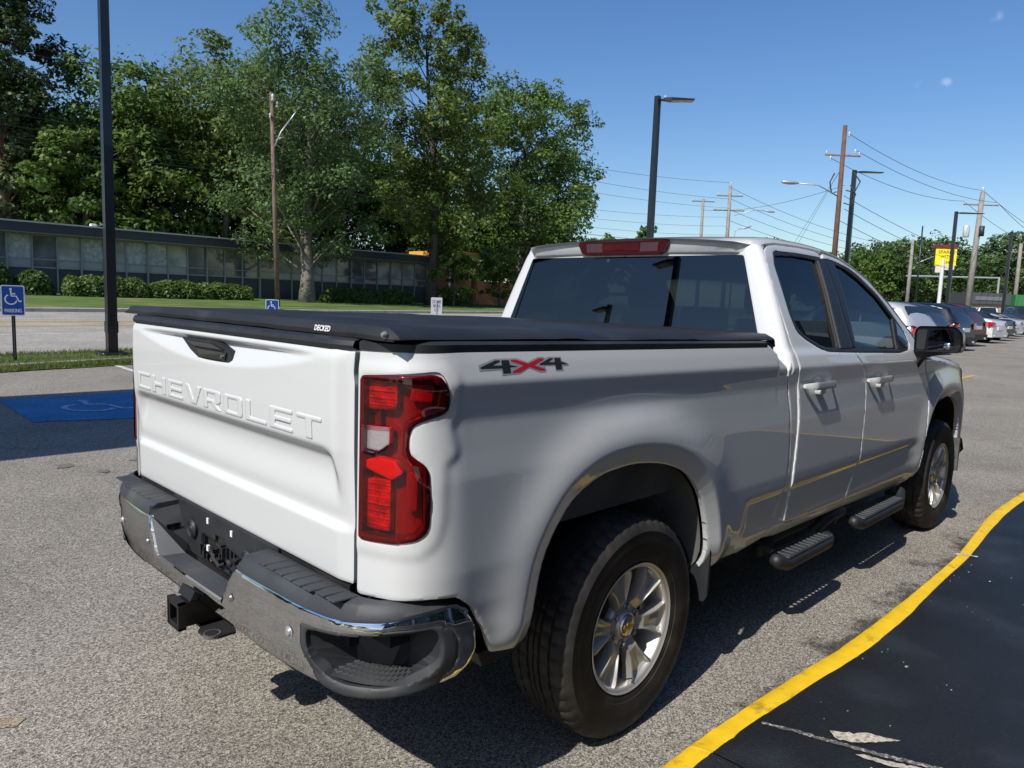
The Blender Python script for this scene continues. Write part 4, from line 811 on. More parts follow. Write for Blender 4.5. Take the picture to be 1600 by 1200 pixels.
# ================================================================== ground
def sp(t): return np.where(t > 3, t, np.where(t < -3, 0, (t+3)**2/12))
def hg(x, y):
    x = np.asarray(x, float); y = np.asarray(y, float)
    return .023*np.minimum(sp(y-3), 55)+.011*np.minimum(sp(x-7), 30)*np.exp(-np.maximum(y-16, 0)/12)
def h1(x, y): return float(hg(x, y))
def asphalt(name, dark, light, scale, rough=.9, patch=None, bump=.5, space='Object', crack=False):
    m = bpy.data.materials.new(name); m.use_nodes = True; MATS[name] = m
    n = m.node_tree.nodes; l = m.node_tree.links; b = n['Principled BSDF']; b.inputs['Roughness'].default_value = rough; b.inputs['Specular IOR Level'].default_value = .25
    tc = n.new('ShaderNodeTexCoord'); P_ = tc.outputs[space]
    vo = n.new('ShaderNodeTexVoronoi'); vo.inputs['Scale'].default_value = scale; l.new(P_, vo.inputs['Vector'])
    rp = n.new('ShaderNodeValToRGB'); rp.color_ramp.elements[0].color = (*dark, 1); rp.color_ramp.elements[1].color = (*light, 1)
    e = rp.color_ramp.elements.new(.45); e.color = (*[(a*1.1+c*.75)/2 for a, c in zip(dark, light)], 1); e = rp.color_ramp.elements.new(.80); e.color = (*[(a+c*1.3)/2 for a, c in zip(dark, light)], 1)
    sep = n.new('ShaderNodeSeparateColor'); l.new(vo.outputs['Color'], sep.inputs[0]); l.new(sep.outputs[0], rp.inputs[0])
    nz = n.new('ShaderNodeTexNoise'); nz.inputs['Scale'].default_value = .7; nz.inputs['Detail'].default_value = 8; nz.inputs['Roughness'].default_value = .62; l.new(P_, nz.inputs['Vector'])
    mr = n.new('ShaderNodeMapRange'); mr.inputs[1].default_value = .32; mr.inputs[2].default_value = .70; mr.inputs[3].default_value = .80; mr.inputs[4].default_value = 1.14; l.new(nz.outputs[0], mr.inputs[0])
    hs = n.new('ShaderNodeHueSaturation'); l.new(rp.outputs[0], hs.inputs['Color']); l.new(mr.outputs[0], hs.inputs['Value']); cur = hs.outputs[0]
    if patch:
        n2 = n.new('ShaderNodeTexNoise'); n2.inputs['Scale'].default_value = patch[1]; n2.inputs['Detail'].default_value = 9; n2.inputs['Roughness'].default_value = .65; l.new(P_, n2.inputs['Vector'])
        m2 = n.new('ShaderNodeMapRange'); m2.inputs[1].default_value = patch[2]; m2.inputs[2].default_value = patch[3]; l.new(n2.outputs[0], m2.inputs[0])
        mx = n.new('ShaderNodeMix'); mx.data_type = 'RGBA'; l.new(m2.outputs[0], mx.inputs[0]); l.new(cur, mx.inputs[6]); mx.inputs[7].default_value = (*patch[0], 1); cur = mx.outputs[2]
    if name == 'lot_asphalt':   # old tar and oil seepage along the kerb line
        sx = n.new('ShaderNodeSeparateXYZ'); l.new(P_, sx.inputs[0])
        my = n.new('ShaderNodeMapRange'); my.inputs[1].default_value = -.93; my.inputs[2].default_value = -1.30; my.inputs[3].default_value = -.16; my.inputs[4].default_value = .24; l.new(sx.outputs[1], my.inputs[0])
        n3 = n.new('ShaderNodeTexNoise'); n3.inputs['Scale'].default_value = 2.6; n3.inputs['Detail'].default_value = 9; n3.inputs['Roughness'].default_value = .68; l.new(P_, n3.inputs['Vector'])
        a3 = n.new('ShaderNodeMath'); l.new(n3.outputs[0], a3.inputs[0]); l.new(my.outputs[0], a3.inputs[1])
        m3 = n.new('ShaderNodeMapRange'); m3.inputs[1].default_value = .60; m3.inputs[2].default_value = .72; m3.inputs[3].default_value = 1; m3.inputs[4].default_value = .30; l.new(a3.outputs[0], m3.inputs[0])
        ab = n.new('ShaderNodeMath'); ab.operation = 'ABSOLUTE'; a4 = n.new('ShaderNodeMath'); a4.inputs[1].default_value = 1.13; l.new(sx.outputs[1], a4.inputs[0]); l.new(a4.outputs[0], ab.inputs[0])
        gt = n.new('ShaderNodeMath'); gt.operation = 'LESS_THAN'; gt.inputs[1].default_value = .30; l.new(ab.outputs[0], gt.inputs[0]); m4 = n.new('ShaderNodeMix'); m4.data_type = 'FLOAT'; m4.inputs[2].default_value = 1; l.new(gt.outputs[0], m4.inputs[0]); l.new(m3.outputs[0], m4.inputs[3])
        h3 = n.new('ShaderNodeHueSaturation'); l.new(cur, h3.inputs['Color']); l.new(m4.outputs[0], h3.inputs['Value']); cur = h3.outputs[0]
    l.new(cur, b.inputs['Base Color'])
    bp = n.new('ShaderNodeBump'); bp.inputs['Strength'].default_value = bump; bp.inputs['Distance'].default_value = .004; l.new(vo.outputs['Distance'], bp.inputs['Height']); l.new(bp.outputs[0], b.inputs['Normal'])
    return m
ASPH = asphalt('lot_asphalt', (.070, .065, .056), (.50, .46, .39), 185, patch=((.10, .095, .09), 1.3, .60, .82))
ROADM = asphalt('road_asphalt', (.26, .245, .22), (.44, .41, .36), 40, bump=.2)
SEAL = mat('sealed_asphalt', (.0085, .0090, .0105), .42, spec=.55, bump=(190, 1.0, .006), var=(1.6, .5), c2=((.022, .025, .032), 2.6, .50, .75))
CONC = mat('concrete', (.42, .39, .34), .9, var=(1.5, .12), bump=(60, .3, .003), c2=((.24, .22, .19), 2.5, .5, .75))
YEL = mat('yellow_paint', (.78, .50, .012), .6, var=(16, .10), bump=(90, .35, .002), c2=((.42, .27, .02), 14, .60, .72))
YELL = mat('yellow_line', (.62, .40, .03), .7, c2=((.30, .24, .12), 20, .5, .62))
WHL = mat('white_line', (.62, .61, .58), .7, c2=((.3, .29, .27), 12, .5, .66))
BLUE = mat('blue_paint', (.045, .22, .42), .7, var=(2.2, .16), c2=((.02, .08, .19), 30, .52, .75), bump=(130, .5, .003))
SYM = mat('faded_blue_paint', (.34, .50, .70), .7, c2=((.03, .14, .38), 24, .50, .75))
GRASSB = mat('grass_soil', (.075, .115, .022), .95, var=(3, .3), c2=((.17, .14, .06), .9, .52, .68), bump=(40, .6, .02))
LAWN = mat('lawn_green', (.085, .14, .022), .95, var=(.8, .25), c2=((.20, .17, .065), .5, .55, .72), bump=(20, .5, .03))
def sheet(name, xs, yfs, dz, m, parent=None, kind='structure', crown=None):
    """grid draped on the ground: xs stations, yfs list of y(x) functions"""
    rows = []
    for x in xs:
        row = []
        for j, yf in enumerate(yfs): y = yf(x); row.append((x, y, h1(x, y)+dz+(crown[j] if crown else 0)))
        rows.append(row)
    q = MB(); q.loft(rows, False, flip=True); o = q.build(name, m, parent, True)
    # make sure it faces up
    if sum(p.normal.z for p in o.data.polygons) < 0: o.data.flip_normals()
    if kind: o['kind'] = kind
    return o
def lerpf(f, g, k): return lambda x: f(x)*(1-k)+g(x)*k
def between(f, g, n): return [lerpf(f, g, k/n) for k in range(n+1)]
def K(v): return lambda x: v
gx = sorted(set([-2500, -600, -200, -80]+list(np.arange(-40, 10, 1.0))+list(np.arange(10, 60, 1.0))+list(np.arange(60, 160, 4.0))+[200, 300, 600, 2500])); gy = [-2500, -600, -200, -60, -30]+list(np.arange(-20, 66, 1.0))+[75, 90, 120, 200, 600, 2500]
sheet('ground', gx, [K(v) for v in gy], -.03, GRASSB)
def lot(x): return (10.55+.24*x) if x < 3 else 11.27+.03*(x-3)
def lotc(x): return lot(x) if x > -4 else 9.6
xs1 = list(np.arange(-40, 60, .5))+list(np.arange(60, 130, 3.0))
sheet('parking_lot', xs1, between(K(-30), K(0), 30)+between(K(0), lotc, 22)[1:], 0, ASPH)
def rn(x): return 13.0+.12*x
def rf(x): return 26.2+.10*x
xs2 = list(np.arange(-60, 60, 1.0))+list(np.arange(60, 200, 4.0))
sheet('road', xs2, between(rn, rf, 20), 0, ROADM)
def band(name, f, w, m, dz, x0, x1, st=1.0, lbl=None): return sheet(name, list(np.arange(x0, x1+.001, st)), [f, lambda x: f(x)+w], dz, m)
for k in range(-5, 12):
    band('lane_marking', lambda x: 17.2+.10*x, .12, WHL, .005, k*9.0, k*9.0+3.2, .8)
    band('lane_marking', lambda x: 22.6+.10*x, .12, WHL, .005, k*9.0+2, k*9.0+5.2, .8)
for dy in (0, .28): band('centre_line', lambda x, dy=dy: 19.6+dy+.10*x, .11, YELL, .005, -60, 160, 2)
for dy in (0, .28): band('centre_line', lambda x, dy=dy: 21.2+dy+.10*x, .11, YELL, .005, -60, 160, 2)
# kerb stones along the street and the verge strip
def kerb(name, f, w, hgt, m, x0, x1, base=0, st=1.0):
    rows = []
    for x in np.arange(x0, x1+.001, st):
        y = f(x); z = h1(x, y)+base; rows.append([(x, y, z-.05), (x, y+.015, z+hgt-.02), (x, y+.035, z+hgt), (x, y+w-.02, z+hgt), (x, y+w, z+hgt-.02), (x, y+w, z-.05)])
    q = MB(); q.loft(rows, False); o = q.build(name, m, None, SM); o['kind'] = 'structure'; return o
kerb('kerb', lambda x: rf(x), .35, .14, CONC, -60, 196, 0, 2.0)
kerb('verge_kerb', lambda x: lotc(x)+.48+.02*math.sin(x), .20, .05, CONC, -20, 60, 0, .5)
sheet('verge', list(np.arange(-40, 60, .5))+list(np.arange(60, 130, 3.0)), between(lambda x: lotc(x)-.03+.05*math.sin(x*2.3)+.03*math.sin(x*7), lambda x: rn(x)+.05+.05*math.sin(x*3.1)+.03*math.sin(9*x), 6), .012, GRASSB, crown=[0, .02, .03, .03, .03, .02, 0])
sheet('lawn', xs2, between(lambda x: rf(x)+.33, K(60), 24), .015, LAWN, crown=[.10]*25)
# grass blades on the verge and the front of the lawn
def blades(name, n, fx, hgt, w, m, seed):
    rng = np.random.default_rng(seed); x, y = fx(rng, n); z = hg(x, y)+.02
    a = rng.uniform(0, 2*PI, n); H = hgt*rng.uniform(.4, 1.0, n); lx = rng.normal(0, .35, n)*H; ly = rng.normal(0, .35, n)*H
    dx, dy = np.cos(a)*w/2, np.sin(a)*w/2
    V = np.stack([np.stack([x-dx, y-dy, z], 1), np.stack([x+dx, y+dy, z], 1), np.stack([x+lx, y+ly, z+H], 1)], 1).reshape(-1, 3)
    me = bpy.data.meshes.new(name); me.vertices.add(3*n); me.vertices.foreach_set('co', V.ravel()); me.loops.add(3*n); me.loops.foreach_set('vertex_index', np.arange(3*n, dtype=np.int32)); me.polygons.add(n); me.polygons.foreach_set('loop_start', np.arange(n, dtype=np.int32)*3); me.materials.append(m); me.update(calc_edges=True); me.validate()
    return tag(obj(name, me), kind='stuff')
def leafmat(name, c, c2, tr=.35, sc=1.0):
    m = bpy.data.materials.new(name); m.use_nodes = True; MATS[name] = m; n = m.node_tree.nodes; l = m.node_tree.links; n.clear()
    o = n.new('ShaderNodeOutputMaterial'); ge = n.new('ShaderNodeNewGeometry'); tc = n.new('ShaderNodeTexCoord')
    nz = n.new('ShaderNodeTexNoise'); nz.inputs['Scale'].default_value = .45*sc; nz.inputs['Detail'].default_value = 3; l.new(tc.outputs['Object'], nz.inputs['Vector'])
    ad = n.new('ShaderNodeMath'); ad.operation = 'MULTIPLY_ADD'; ad.inputs[1].default_value = .55; l.new(ge.outputs['Random Per Island'], ad.inputs[0]); l.new(nz.outputs[0], ad.inputs[2])
    mr = n.new('ShaderNodeMapRange'); mr.inputs[1].default_value = .4; mr.inputs[2].default_value = 1.15; l.new(ad.outputs[0], mr.inputs[0])
    mx = n.new('ShaderNodeMix'); mx.data_type = 'RGBA'; mx.inputs[6].default_value = (*c, 1); mx.inputs[7].default_value = (*c2, 1); l.new(mr.outputs[0], mx.inputs[0])
    d = n.new('ShaderNodeBsdfPrincipled'); d.inputs['Roughness'].default_value = .5; d.inputs['Specular IOR Level'].default_value = .35; l.new(mx.outputs[2], d.inputs['Base Color'])
    t = n.new('ShaderNodeBsdfTranslucent'); hs = n.new('ShaderNodeHueSaturation'); hs.inputs['Value'].default_value = 1.3; hs.inputs['Hue'].default_value = .485; l.new(mx.outputs[2], hs.inputs['Color']); l.new(hs.outputs[0], t.inputs[0])
    ms = n.new('ShaderNodeMixShader'); ms.inputs[0].default_value = tr; l.new(d.outputs[0], ms.inputs[1]); l.new(t.outputs[0], ms.inputs[2]); l.new(ms.outputs[0], o.inputs[0]); return m
BLADE = leafmat('grass_blade', (.07, .12, .018), (.19, .21, .06), .3)
def vstrip(rng, n):
    x = rng.uniform(-1.5, 16, n)**1.0; t = rng.uniform(0, 1, n); lo = np.array([lotc(a) for a in x]); hi = np.array([rn(a) for a in x]); t = np.where(rng.random(n) < .5, t*.25+.0, .32+t*.66); return x, lo-.04+(hi-lo+.08)*t
blades('verge_grass', 60000, vstrip, .085, .012, BLADE, 1)
def ls(rng, n): x = rng.uniform(0, 48, n); return x, np.array([rf(a) for a in x])+.4+rng.uniform(0, 1, n)**1.5*9
blades('lawn_grass', 50000, ls, .10, .03, BLADE, 2)
# ---- yellow kerb and sealed apron beside the truck
KIN = [(-9,-1.15),(-4,-1.18),(-1.2,-1.188),(-.133,-1.185),(.093,-1.186),(.337,-1.196),(.865,-1.227),(1.248,-1.258),(1.815,-1.273),(2.409,-1.279),(3.125,-1.272),(3.762,-1.228),(4.466,-1.182),(5.102,-1.187),(5.7,-1.21),(6.6,-1.28),(7.4,-1.55),(7.9,-2.1),(8.1,-3.2),(8.1,-6)]
KOUT = [(-9,-1.27),(-4,-1.27),(-1.2,-1.27),(-.04,-1.275),(.1,-1.278),(.369,-1.287),(.9,-1.33),(1.26,-1.362),(1.8,-1.373),(2.45,-1.356),(3.15,-1.348),(3.80,-1.310),(4.5,-1.283),(5.10,-1.287),(5.65,-1.31),(6.5,-1.38),(7.28,-1.63),(7.76,-2.15),(7.95,-3.2),(7.95,-6)]
ki = crom(np.array(KIN), 8); ko = crom(np.array(KOUT), 8); q = MB(); rows = []
rng = np.random.default_rng(3)
for k, (a, b) in enumerate(zip(ki, ko)):
    w = b-a; j = rng.normal(0, .0009, 2); a = a+j; zt = .030+.0012*math.sin(k*.9)+rng.normal(0, .0006)
    rows.append([(a[0], a[1], -.02), (a[0], a[1], .002), (a[0]+w[0]*.10, a[1]+w[1]*.10, zt-.010), (a[0]+w[0]*.22, a[1]+w[1]*.22, zt), (a[0]+w[0]*.55, a[1]+w[1]*.55, zt+.001), (a[0]+w[0]*.95, a[1]+w[1]*.95, zt), (b[0]+j[1], b[1]-j[1], zt-.004)])
q.loft(rows, False, flip=True); yk = q.build('yellow_kerb', YEL, None, math.radians(40)); yk['kind'] = 'structure'
q = MB(); rows = [[(b[0], b[1]+.004, .0285)]+[(b[0]*(1-t)+(min(b[0], 7.0))*t, b[1]*(1-t)-6.2*t if b[1] > -6 else -6.2, .0285) for t in (.1, .3, .6, 1)] for b in ko]
q.loft(rows, False); ap = q.build('sealed_apron', SEAL, None, False); ap['kind'] = 'structure'
if sum(p.normal.z for p in ap.data.polygons) < 0: ap.data.flip_normals()
# worn-through flakes and the joint across the apron
def flake(name, pts, z, m, seed, rough=.012, parent=None):
    rng = np.random.default_rng(seed); P_ = np.array(pts); out = []; am_ = .016*min(1., np.ptp(P_, axis=0).max()/.5) if 'stain' in name else 0; ph = rng.uniform(0, 6, 4)
    for i in range(len(P_)):
        a, b = P_[i], P_[(i+1) % len(P_)]; L = np.hypot(*(b-a)); n = max(1, int(L/.012))
        for k in range(n): s_ = i+k/n; out.append(a+(b-a)*k/n+rng.normal(0, min(rough, .006)*.45, 2)+am_*np.array([math.sin(s_*7+ph[0])+.6*math.sin(s_*17+ph[1]), math.sin(s_*8.3+ph[2])+.6*math.sin(s_*19+ph[3])]))
    q = MB(); q.add([(x, y, z) for x, y in out], [tuple(range(len(out)))]); o = q.build(name, m, parent); o['kind'] = 'structure'
    if o.data.polygons[0].normal.z < 0: o.data.flip_normals()
    return o
WORN = mat('worn_concrete', (.50, .46, .37), .9, var=(40, .2), c2=((.2, .18, .15), 60, .5, .65))
WORN2 = mat('worn_tar', (.10, .10, .098), .9, var=(50, .5), c2=((.40, .37, .32), 70, .50, .60))
flake('worn_patch', [(.480,-1.535),(.515,-1.50),(.545,-1.545),(.600,-1.60),(.640,-1.70),(.585,-1.655),(.545,-1.625),(.505,-1.590)], .0325, WORN, 1)
flake('worn_patch', [(.430,-1.62),(.455,-1.635),(.475,-1.70),(.515,-1.78),(.55,-1.86),(.49,-1.80),(.455,-1.72)], .0325, WORN, 2)
flake('joint_wear', [(.372,-1.31),(.385,-1.305),(.43,-1.42),(.47,-1.55),(.52,-1.70),(.60,-1.90),(.585,-1.92),(.49,-1.68),(.44,-1.53),(.41,-1.42)], .0315, WORN2, 3, .008)
rng = np.random.default_rng(8); q = MB()
for k in range(50):
    x = rng.uniform(.2, 3.4); y = -1.36-abs(rng.normal(0, .28)) if k < 60 else rng.uniform(-2.2, -1.4); r = rng.uniform(.0010, .0034)*(2.2 if rng.random() < .08 else 1); n = 7; a0 = rng.uniform(0, 6)
    pts = [(x+r*rng.uniform(.5, 1.6)*math.cos(a0+2*PI*i/n)*1.8, y+r*rng.uniform(.5, 1.4)*math.sin(a0+2*PI*i/n), .0310) for i in range(n)]
    q.add(pts, [tuple(range(n))])
pf = q.build('paint_chips', WORN, None); pf['kind'] = 'stuff'
for p in pf.data.polygons:
    if p.normal.z < 0: p.flip()
TARM = asphalt('stained_asphalt', (.055, .052, .048), (.33, .31, .27), 170)
flake('oil_drip', [(-1.62,.50),(-1.56,.47),(-1.52,.51),(-1.57,.56),(-1.63,.54)], .004, asphalt('rust_stain', (.12, .09, .06), (.55, .45, .32), 215), 15, .02)
rngc = np.random.default_rng(12)
for k in range(7):
    x, y = rngc.uniform(-1.2, 6), rngc.uniform(1.8, 5.5); r = rngc.uniform(.03, .09); flake('oil_drip', [(x+r*rngc.uniform(.5, 1.3)*math.cos(a), y+r*rngc.uniform(.5, 1.3)*math.sin(a)) for a in np.linspace(0, 2*PI, 9)[:-1]], h1(x, y)+.004, TARM, 30+k, .02)
flake('manhole_chip', [(4.63,-.56),(4.78,-.60),(4.90,-.58),(4.78,-.54)], .004, WORN, 51)
flake('kerb_joint', [(3.10,-1.285),(3.15,-1.272),(3.17,-1.31),(3.19,-1.385),(3.165,-1.385),(3.15,-1.33)], .0335, WORN, 52, .006)
# ---- accessible bay: blue pad and symbol
def strokes(pl, w, z=0):
    q = MB()
    for L in pl:
        P_ = [Vector(p) for p in L]; row = []
        for i, p in enumerate(P_):
            t = (P_[min(i+1, len(P_)-1)]-P_[max(i-1, 0)]).normalized(); nrm = Vector((-t.y, t.x)); row.append((p+nrm*w/2, p-nrm*w/2))
        for i in range(len(row)-1):
            a, b = row[i]; c, d = row[i+1]; q.add([(a.x, a.y, z), (b.x, b.y, z), (d.x, d.y, z), (c.x, c.y, z)], [(0, 1, 2, 3)])
    return q
def wheelchair():
    arc = [(-.10+.30*math.cos(a), -.18+.30*math.sin(a)) for a in [math.radians(118+k*9.5) for k in range(25)]]
    head = [(-.10+.035*math.cos(a), .44+.035*math.sin(a)) for a in [2*PI*k/14 for k in range(15)]]
    return [arc, head, [(-.10,.36),(-.07,.02)], [(-.085,.16),(.14,.16)], [(-.08,.02),(.18,.02),(.32,-.32)], [(.30,-.32),(.45,-.27)]]
rowsx = np.linspace(-.18, 2.3, 12); zpad = .006
def padpt(x, y): return (x, y, h1(x, y)+zpad)
sheet('blue_bay_marking', list(np.linspace(-.17, 2.2, 14)), between(lambda x: 6.42-.24*(x+.17) if x > .05 else 6.42, lambda x: 8.07, 8), .006, BLUE)
sy = strokes(wheelchair(), .085); sy.v = [(.63+.78*x+.12*y, 7.17+.80*y-.30*x, 0) for x, y, z in sy.v]; sy.v = [(x, y, h1(x, y)+.012) for x, y, z in sy.v]
so = sy.build('wheelchair_marking', SYM); so['kind'] = 'structure'
for p in so.data.polygons:
    if p.normal.z < 0: p.flip()
band('parking_line', lambda x: 1.9-.0*x, .12, YELL, .006, 15.2, 18.6, .5)
sheet('parking_line', [2.02, 2.12], between(K(8.6), K(11.0), 6), .006, WHL)
for k in range(6):
    x = 21.2+k*4.2; sheet('parking_line', [x, x+.12], between(K(5.0), K(10.4), 6), .006, YELL)

# ================================================================== signs, poles, wires
BLKP = mat('black_pole_paint', (.012, .013, .016), .35, coat=.3, var=(2, .2)); WOODP = mat('pole_wood', (.17, .115, .085), .85, var=(3, .3), bump=(30, .5, .01)); WOODG = mat('grey_pole_wood', (.26, .24, .21), .85, var=(3, .2), bump=(30, .5, .01))
GALV = mat('galvanised', (.50, .51, .52), .45, metal=.5, var=(4, .1)); LED = mat('lamp_panel', (.55, .52, .42), .4); PORC = mat('porcelain', (.62, .62, .62), .25); CABLE = mat('cable_black', (.02, .02, .022), .6)
SIGNB = mat('sign_blue', (.012, .075, .36), .4)
FWD = math.atan2(-.6, -1)  # direction signs face (towards the lot)
def sign_face(parent, w, h_, z, yaw):
    pass
def roundrect(w, h_, r, n=4): return [(x, y) for x, y in rounded([(-w/2,-h_/2),(w/2,-h_/2),(w/2,h_/2),(-w/2,h_/2)], r, n)]
def place_local(q, M): q.v = [tuple(M @ Vector(a)) for a in q.v]; return q
def handicap_sign(x, y, z0, zc, s, face, label, words):
    r = empty('handicap_sign', (x, y, z0), 0, label, 'sign', 'accessible parking signs by the lot edge')
    zl = zc-z0; M_ = Matrix.Translation((0, 0, zl)) @ Matrix.Rotation(face, 4, 'Z') @ Matrix.Rotation(PI/2, 4, 'X')   # local xy plane -> upright, +z local faces viewer
    q = MB(); q.prism(roundrect(.305*s, .457*s, .03*s), -.003, 0, 'z'); pl = place_local(q, M_).build('sign_plate', SIGNW, r)
    q = MB(); q.prism(roundrect(.275*s, .427*s, .022*s), .0, .0012, 'z'); place_local(q, M_).build('blue_field', SIGNB, pl)
    q = strokes(wheelchair(), .075, .0022); q.v = [(a*.245*s*1.0+.0, b*.245*s+.062*s, c) for a, b, c in q.v]; place_local(q, M_).build('wheelchair_symbol', SIGNW, pl, fix=False)
    if words:
        me = text_mesh(words, .078*s, .0006, offset=.0012); me.materials.append(SIGNW)
        c = np.empty(len(me.vertices)*3); me.vertices.foreach_get('co', c); c[0::3] *= .68; me.vertices.foreach_set('co', c); me.transform(M_ @ Matrix.Translation((0, -.155*s, .002))); o = obj('sign_text', me, pl)
    q = MB(); q.loft([[(-.026,.03,z),(-.026,.01,z),(-.012,.006,z),(-.012,-.004+.01,z),(.012,.006,z),(.026,.01,z),(.026,.03,z)] for z in (0, zl+.18*s)], False)
    q.v = [tuple(Matrix.Rotation(face, 4, 'Z') @ Vector(a)) for a in q.v]; po = q.build('post', BLKP, r)
    q = MB(); k = .10
    while k < zl-.25: q.box(-.005, .005, .0035, .006, k, k+.012); k += .035
    q.v = [tuple(Matrix.Rotation(face, 4, 'Z') @ Vector(a)) for a in q.v]; q.build('post_holes', mat('hole_light', (.35, .35, .33), .8), po)
    return r
FACE1 = math.atan2(.8, 14)-PI/2+PI/2
def yaw_to_cam(x, y, extra=0): return math.atan2(CAM[1]-y, CAM[0]-x)+PI/2+extra
handicap_sign(.80, 11.87, h1(.8, 11.87), 1.225, 1.08, yaw_to_cam(.8, 11.87, .12), 'blue wheelchair sign reading PARKING on a black post, left of the tall pole', 'PARKING')
handicap_sign(6.55, 14.2, h1(6.55, 14.2)-.1, 1.10, 1.0, yaw_to_cam(6.5, 14.2, .1), 'small wheelchair sign showing above the black bed cover, left of the wooden utility pole', None)
r = empty('customer_sign', (10.16, 12.39, h1(10.16, 12.39)), 0, 'white sign reading CUSTOMER PARKING ONLY above the bed cover', 'sign')
M_ = Matrix.Translation((0, 0, 1.30-h1(10.16, 12.39))) @ Matrix.Rotation(yaw_to_cam(10.16, 12.39, .1), 4, 'Z') @ Matrix.Rotation(PI/2, 4, 'X')
q = MB(); q.prism(roundrect(.29, .44, .02), -.003, 0, 'z'); pl = place_local(q, M_).build('sign_plate', mat('sign_lilac_white', (.55, .55, .60), .5), r)
me = text_mesh('CUSTOMER\nPARKING\nONLY', .062, .0006, offset=.0006); me.materials.append(mat('sign_ink', (.06, .05, .12), .6)); c = np.empty(len(me.vertices)*3); me.vertices.foreach_get('co', c); c[0::3] *= .72; c[1::3] *= 1.9; me.vertices.foreach_set('co', c); me.transform(M_ @ Matrix.Translation((0, .0, .002))); obj('sign_text', me, pl)
q = MB(); q.tube([(0, 0, 0), (0, 0, 1.2)], .02, 8); q.build('post', GALV, r)

def light_pole(x, y, topz, w, label, yaws, head=.75, group='black lot light poles', tilt=0):
    z0 = h1(x, y); H = topz-z0; r = empty('light_pole', (x, y, z0), 0, label, 'light pole', group)
    q = MB(); q.loft([[(w*k*a/2, w*k*b/2, z) for a, b in ((-1,-1),(1,-1),(1,1),(-1,1))] for z, k in ((0, 1.0), (H, .82))], True, True); q.build('shaft', BLKP, r)
    q = MB(); q.bevbox(-w*1.35, w*1.35, -w*1.35, w*1.35, -.02, .09, .02); q.build('base_cover', BLKP, r)
    q = MB(); q.box(-w*.56, w*.56, -w*.56, w*.56, .45, .66) if w > .14 else q.box(-w*.55, w*.55, -w*.55, w*.55, .5, .6); q.build('hand_hole_cover', BLKP, r)
    for yw in yaws:
        R_m = Matrix.Rotation(yw, 4, 'Z')
        q = MB(); q.tube([(0, 0, H-.12), (w*.5+.14, 0, H-.10)], .035, 8); q.v = [tuple(R_m @ Vector(a)) for a in q.v]; am = q.build('arm', BLKP, r)
        q = MB(); a0 = w*.5+.10; q.loft([[(a0, -.10, H-.12), (a0, .10, H-.12), (a0, .10, H-.05), (a0, -.10, H-.05)], [(a0+.22, -.17, H-.13), (a0+.22, .17, H-.13), (a0+.22, .17, H-.05), (a0+.22, -.17, H-.05)], [(a0+head, -.17, H-.10), (a0+head, .17, H-.10), (a0+head, .17, H-.06), (a0+head, -.17, H-.06)]], True, True)
        q.v = [tuple(R_m @ Vector(a)) for a in q.v]; lh = q.build('lamp_head', BLKP, r)
        q = MB(); q.loft([[(a0+.26, -.14, H-.1335), (a0+.26, .14, H-.1335)], [(a0+head-.03, -.14, H-.106), (a0+head-.03, .14, H-.106)]], False); q.v = [tuple(R_m @ Vector(a)) for a in q.v]; q.build('led_panel', LED, lh)
        q = MB(); q.tube([(a0+.05, 0, H-.05), (a0+.05, 0, H+.03)], .035, 8); q.v = [tuple(R_m @ Vector(a)) for a in q.v]; q.build('photocell', PORC, lh)
    return r
light_pole(2.42, 12.37, 8.2, .165, 'tall black light pole rising out of the picture beside the PARKING sign', (2.4, -.7))
light_pole(18.2, 11.42, 8.1, .19, 'black light pole behind the cab roof, the biggest with its lamp in view', (-.75,), .95)
light_pole(44.4, 14.9, 10.0, .26, 'black light pole right beside the brown utility pole', (-.75,), 1.5)
light_pole(56.6, 12.3, 8.75, .24, 'black light pole standing just right of the yellow sign', (-.75,), 1.7)
light_pole(83.0, 14.0, 9.8, .30, 'black light pole near the right edge of the picture, in front of the trees', (-.75,), 2.2)
light_pole(-13, 8.6, 7.2, .22, 'black light pole mirrored in the middle of the rear window', (2.0,), 1.2); light_pole(-16, 13.6, 6.6, .20, 'black light pole mirrored in the left part of the rear window', (2.0,), 1.2)

def utility_pole(name, x, y, H, r0, m, label, lean=(0, 0), arms=(), insul=(), group='utility poles along the street'):
    z0 = h1(x, y); r = empty(name, (x, y, z0), 0, label, 'utility pole', group)
    q = MB(); q.tube([(lean[0]*t, lean[1]*t, H*t) for t in (0, .5, 1)], [r0, r0*.85, r0*.68], 12); q.build('pole', m, r, True)
    for (z, a, b, yaw) in arms:
        ca, sa = math.cos(yaw), math.sin(yaw); lx, ly = lean[0]*z/H, lean[1]*z/H
        q = MB(); q.tube([(lx+a*ca, ly+a*sa, z), (lx+b*ca, ly+b*sa, z)], .06, 6); ar = q.build('crossarm', WOODG, r)
        for k in (a, b):
            q = MB(); q.lathe([(0, .18), (.035, .16), (.045, .10), (.028, .07), (.045, .03), (.02, 0)], 'z', (lx+k*ca*.93, ly+k*sa*.93, z+.04), 8); q.build('insulator', PORC, ar, True)
    for (dx, dy, z, s) in insul:
        q = MB(); q.lathe([(0, .26*s), (.04*s, .24*s), (.06*s, .16*s), (.035*s, .12*s), (.06*s, .05*s), (.02*s, 0)], 'z', (lean[0]*z/H+dx, lean[1]*z/H+dy, z), 8); q.build('insulator', PORC, r, True)
    return r
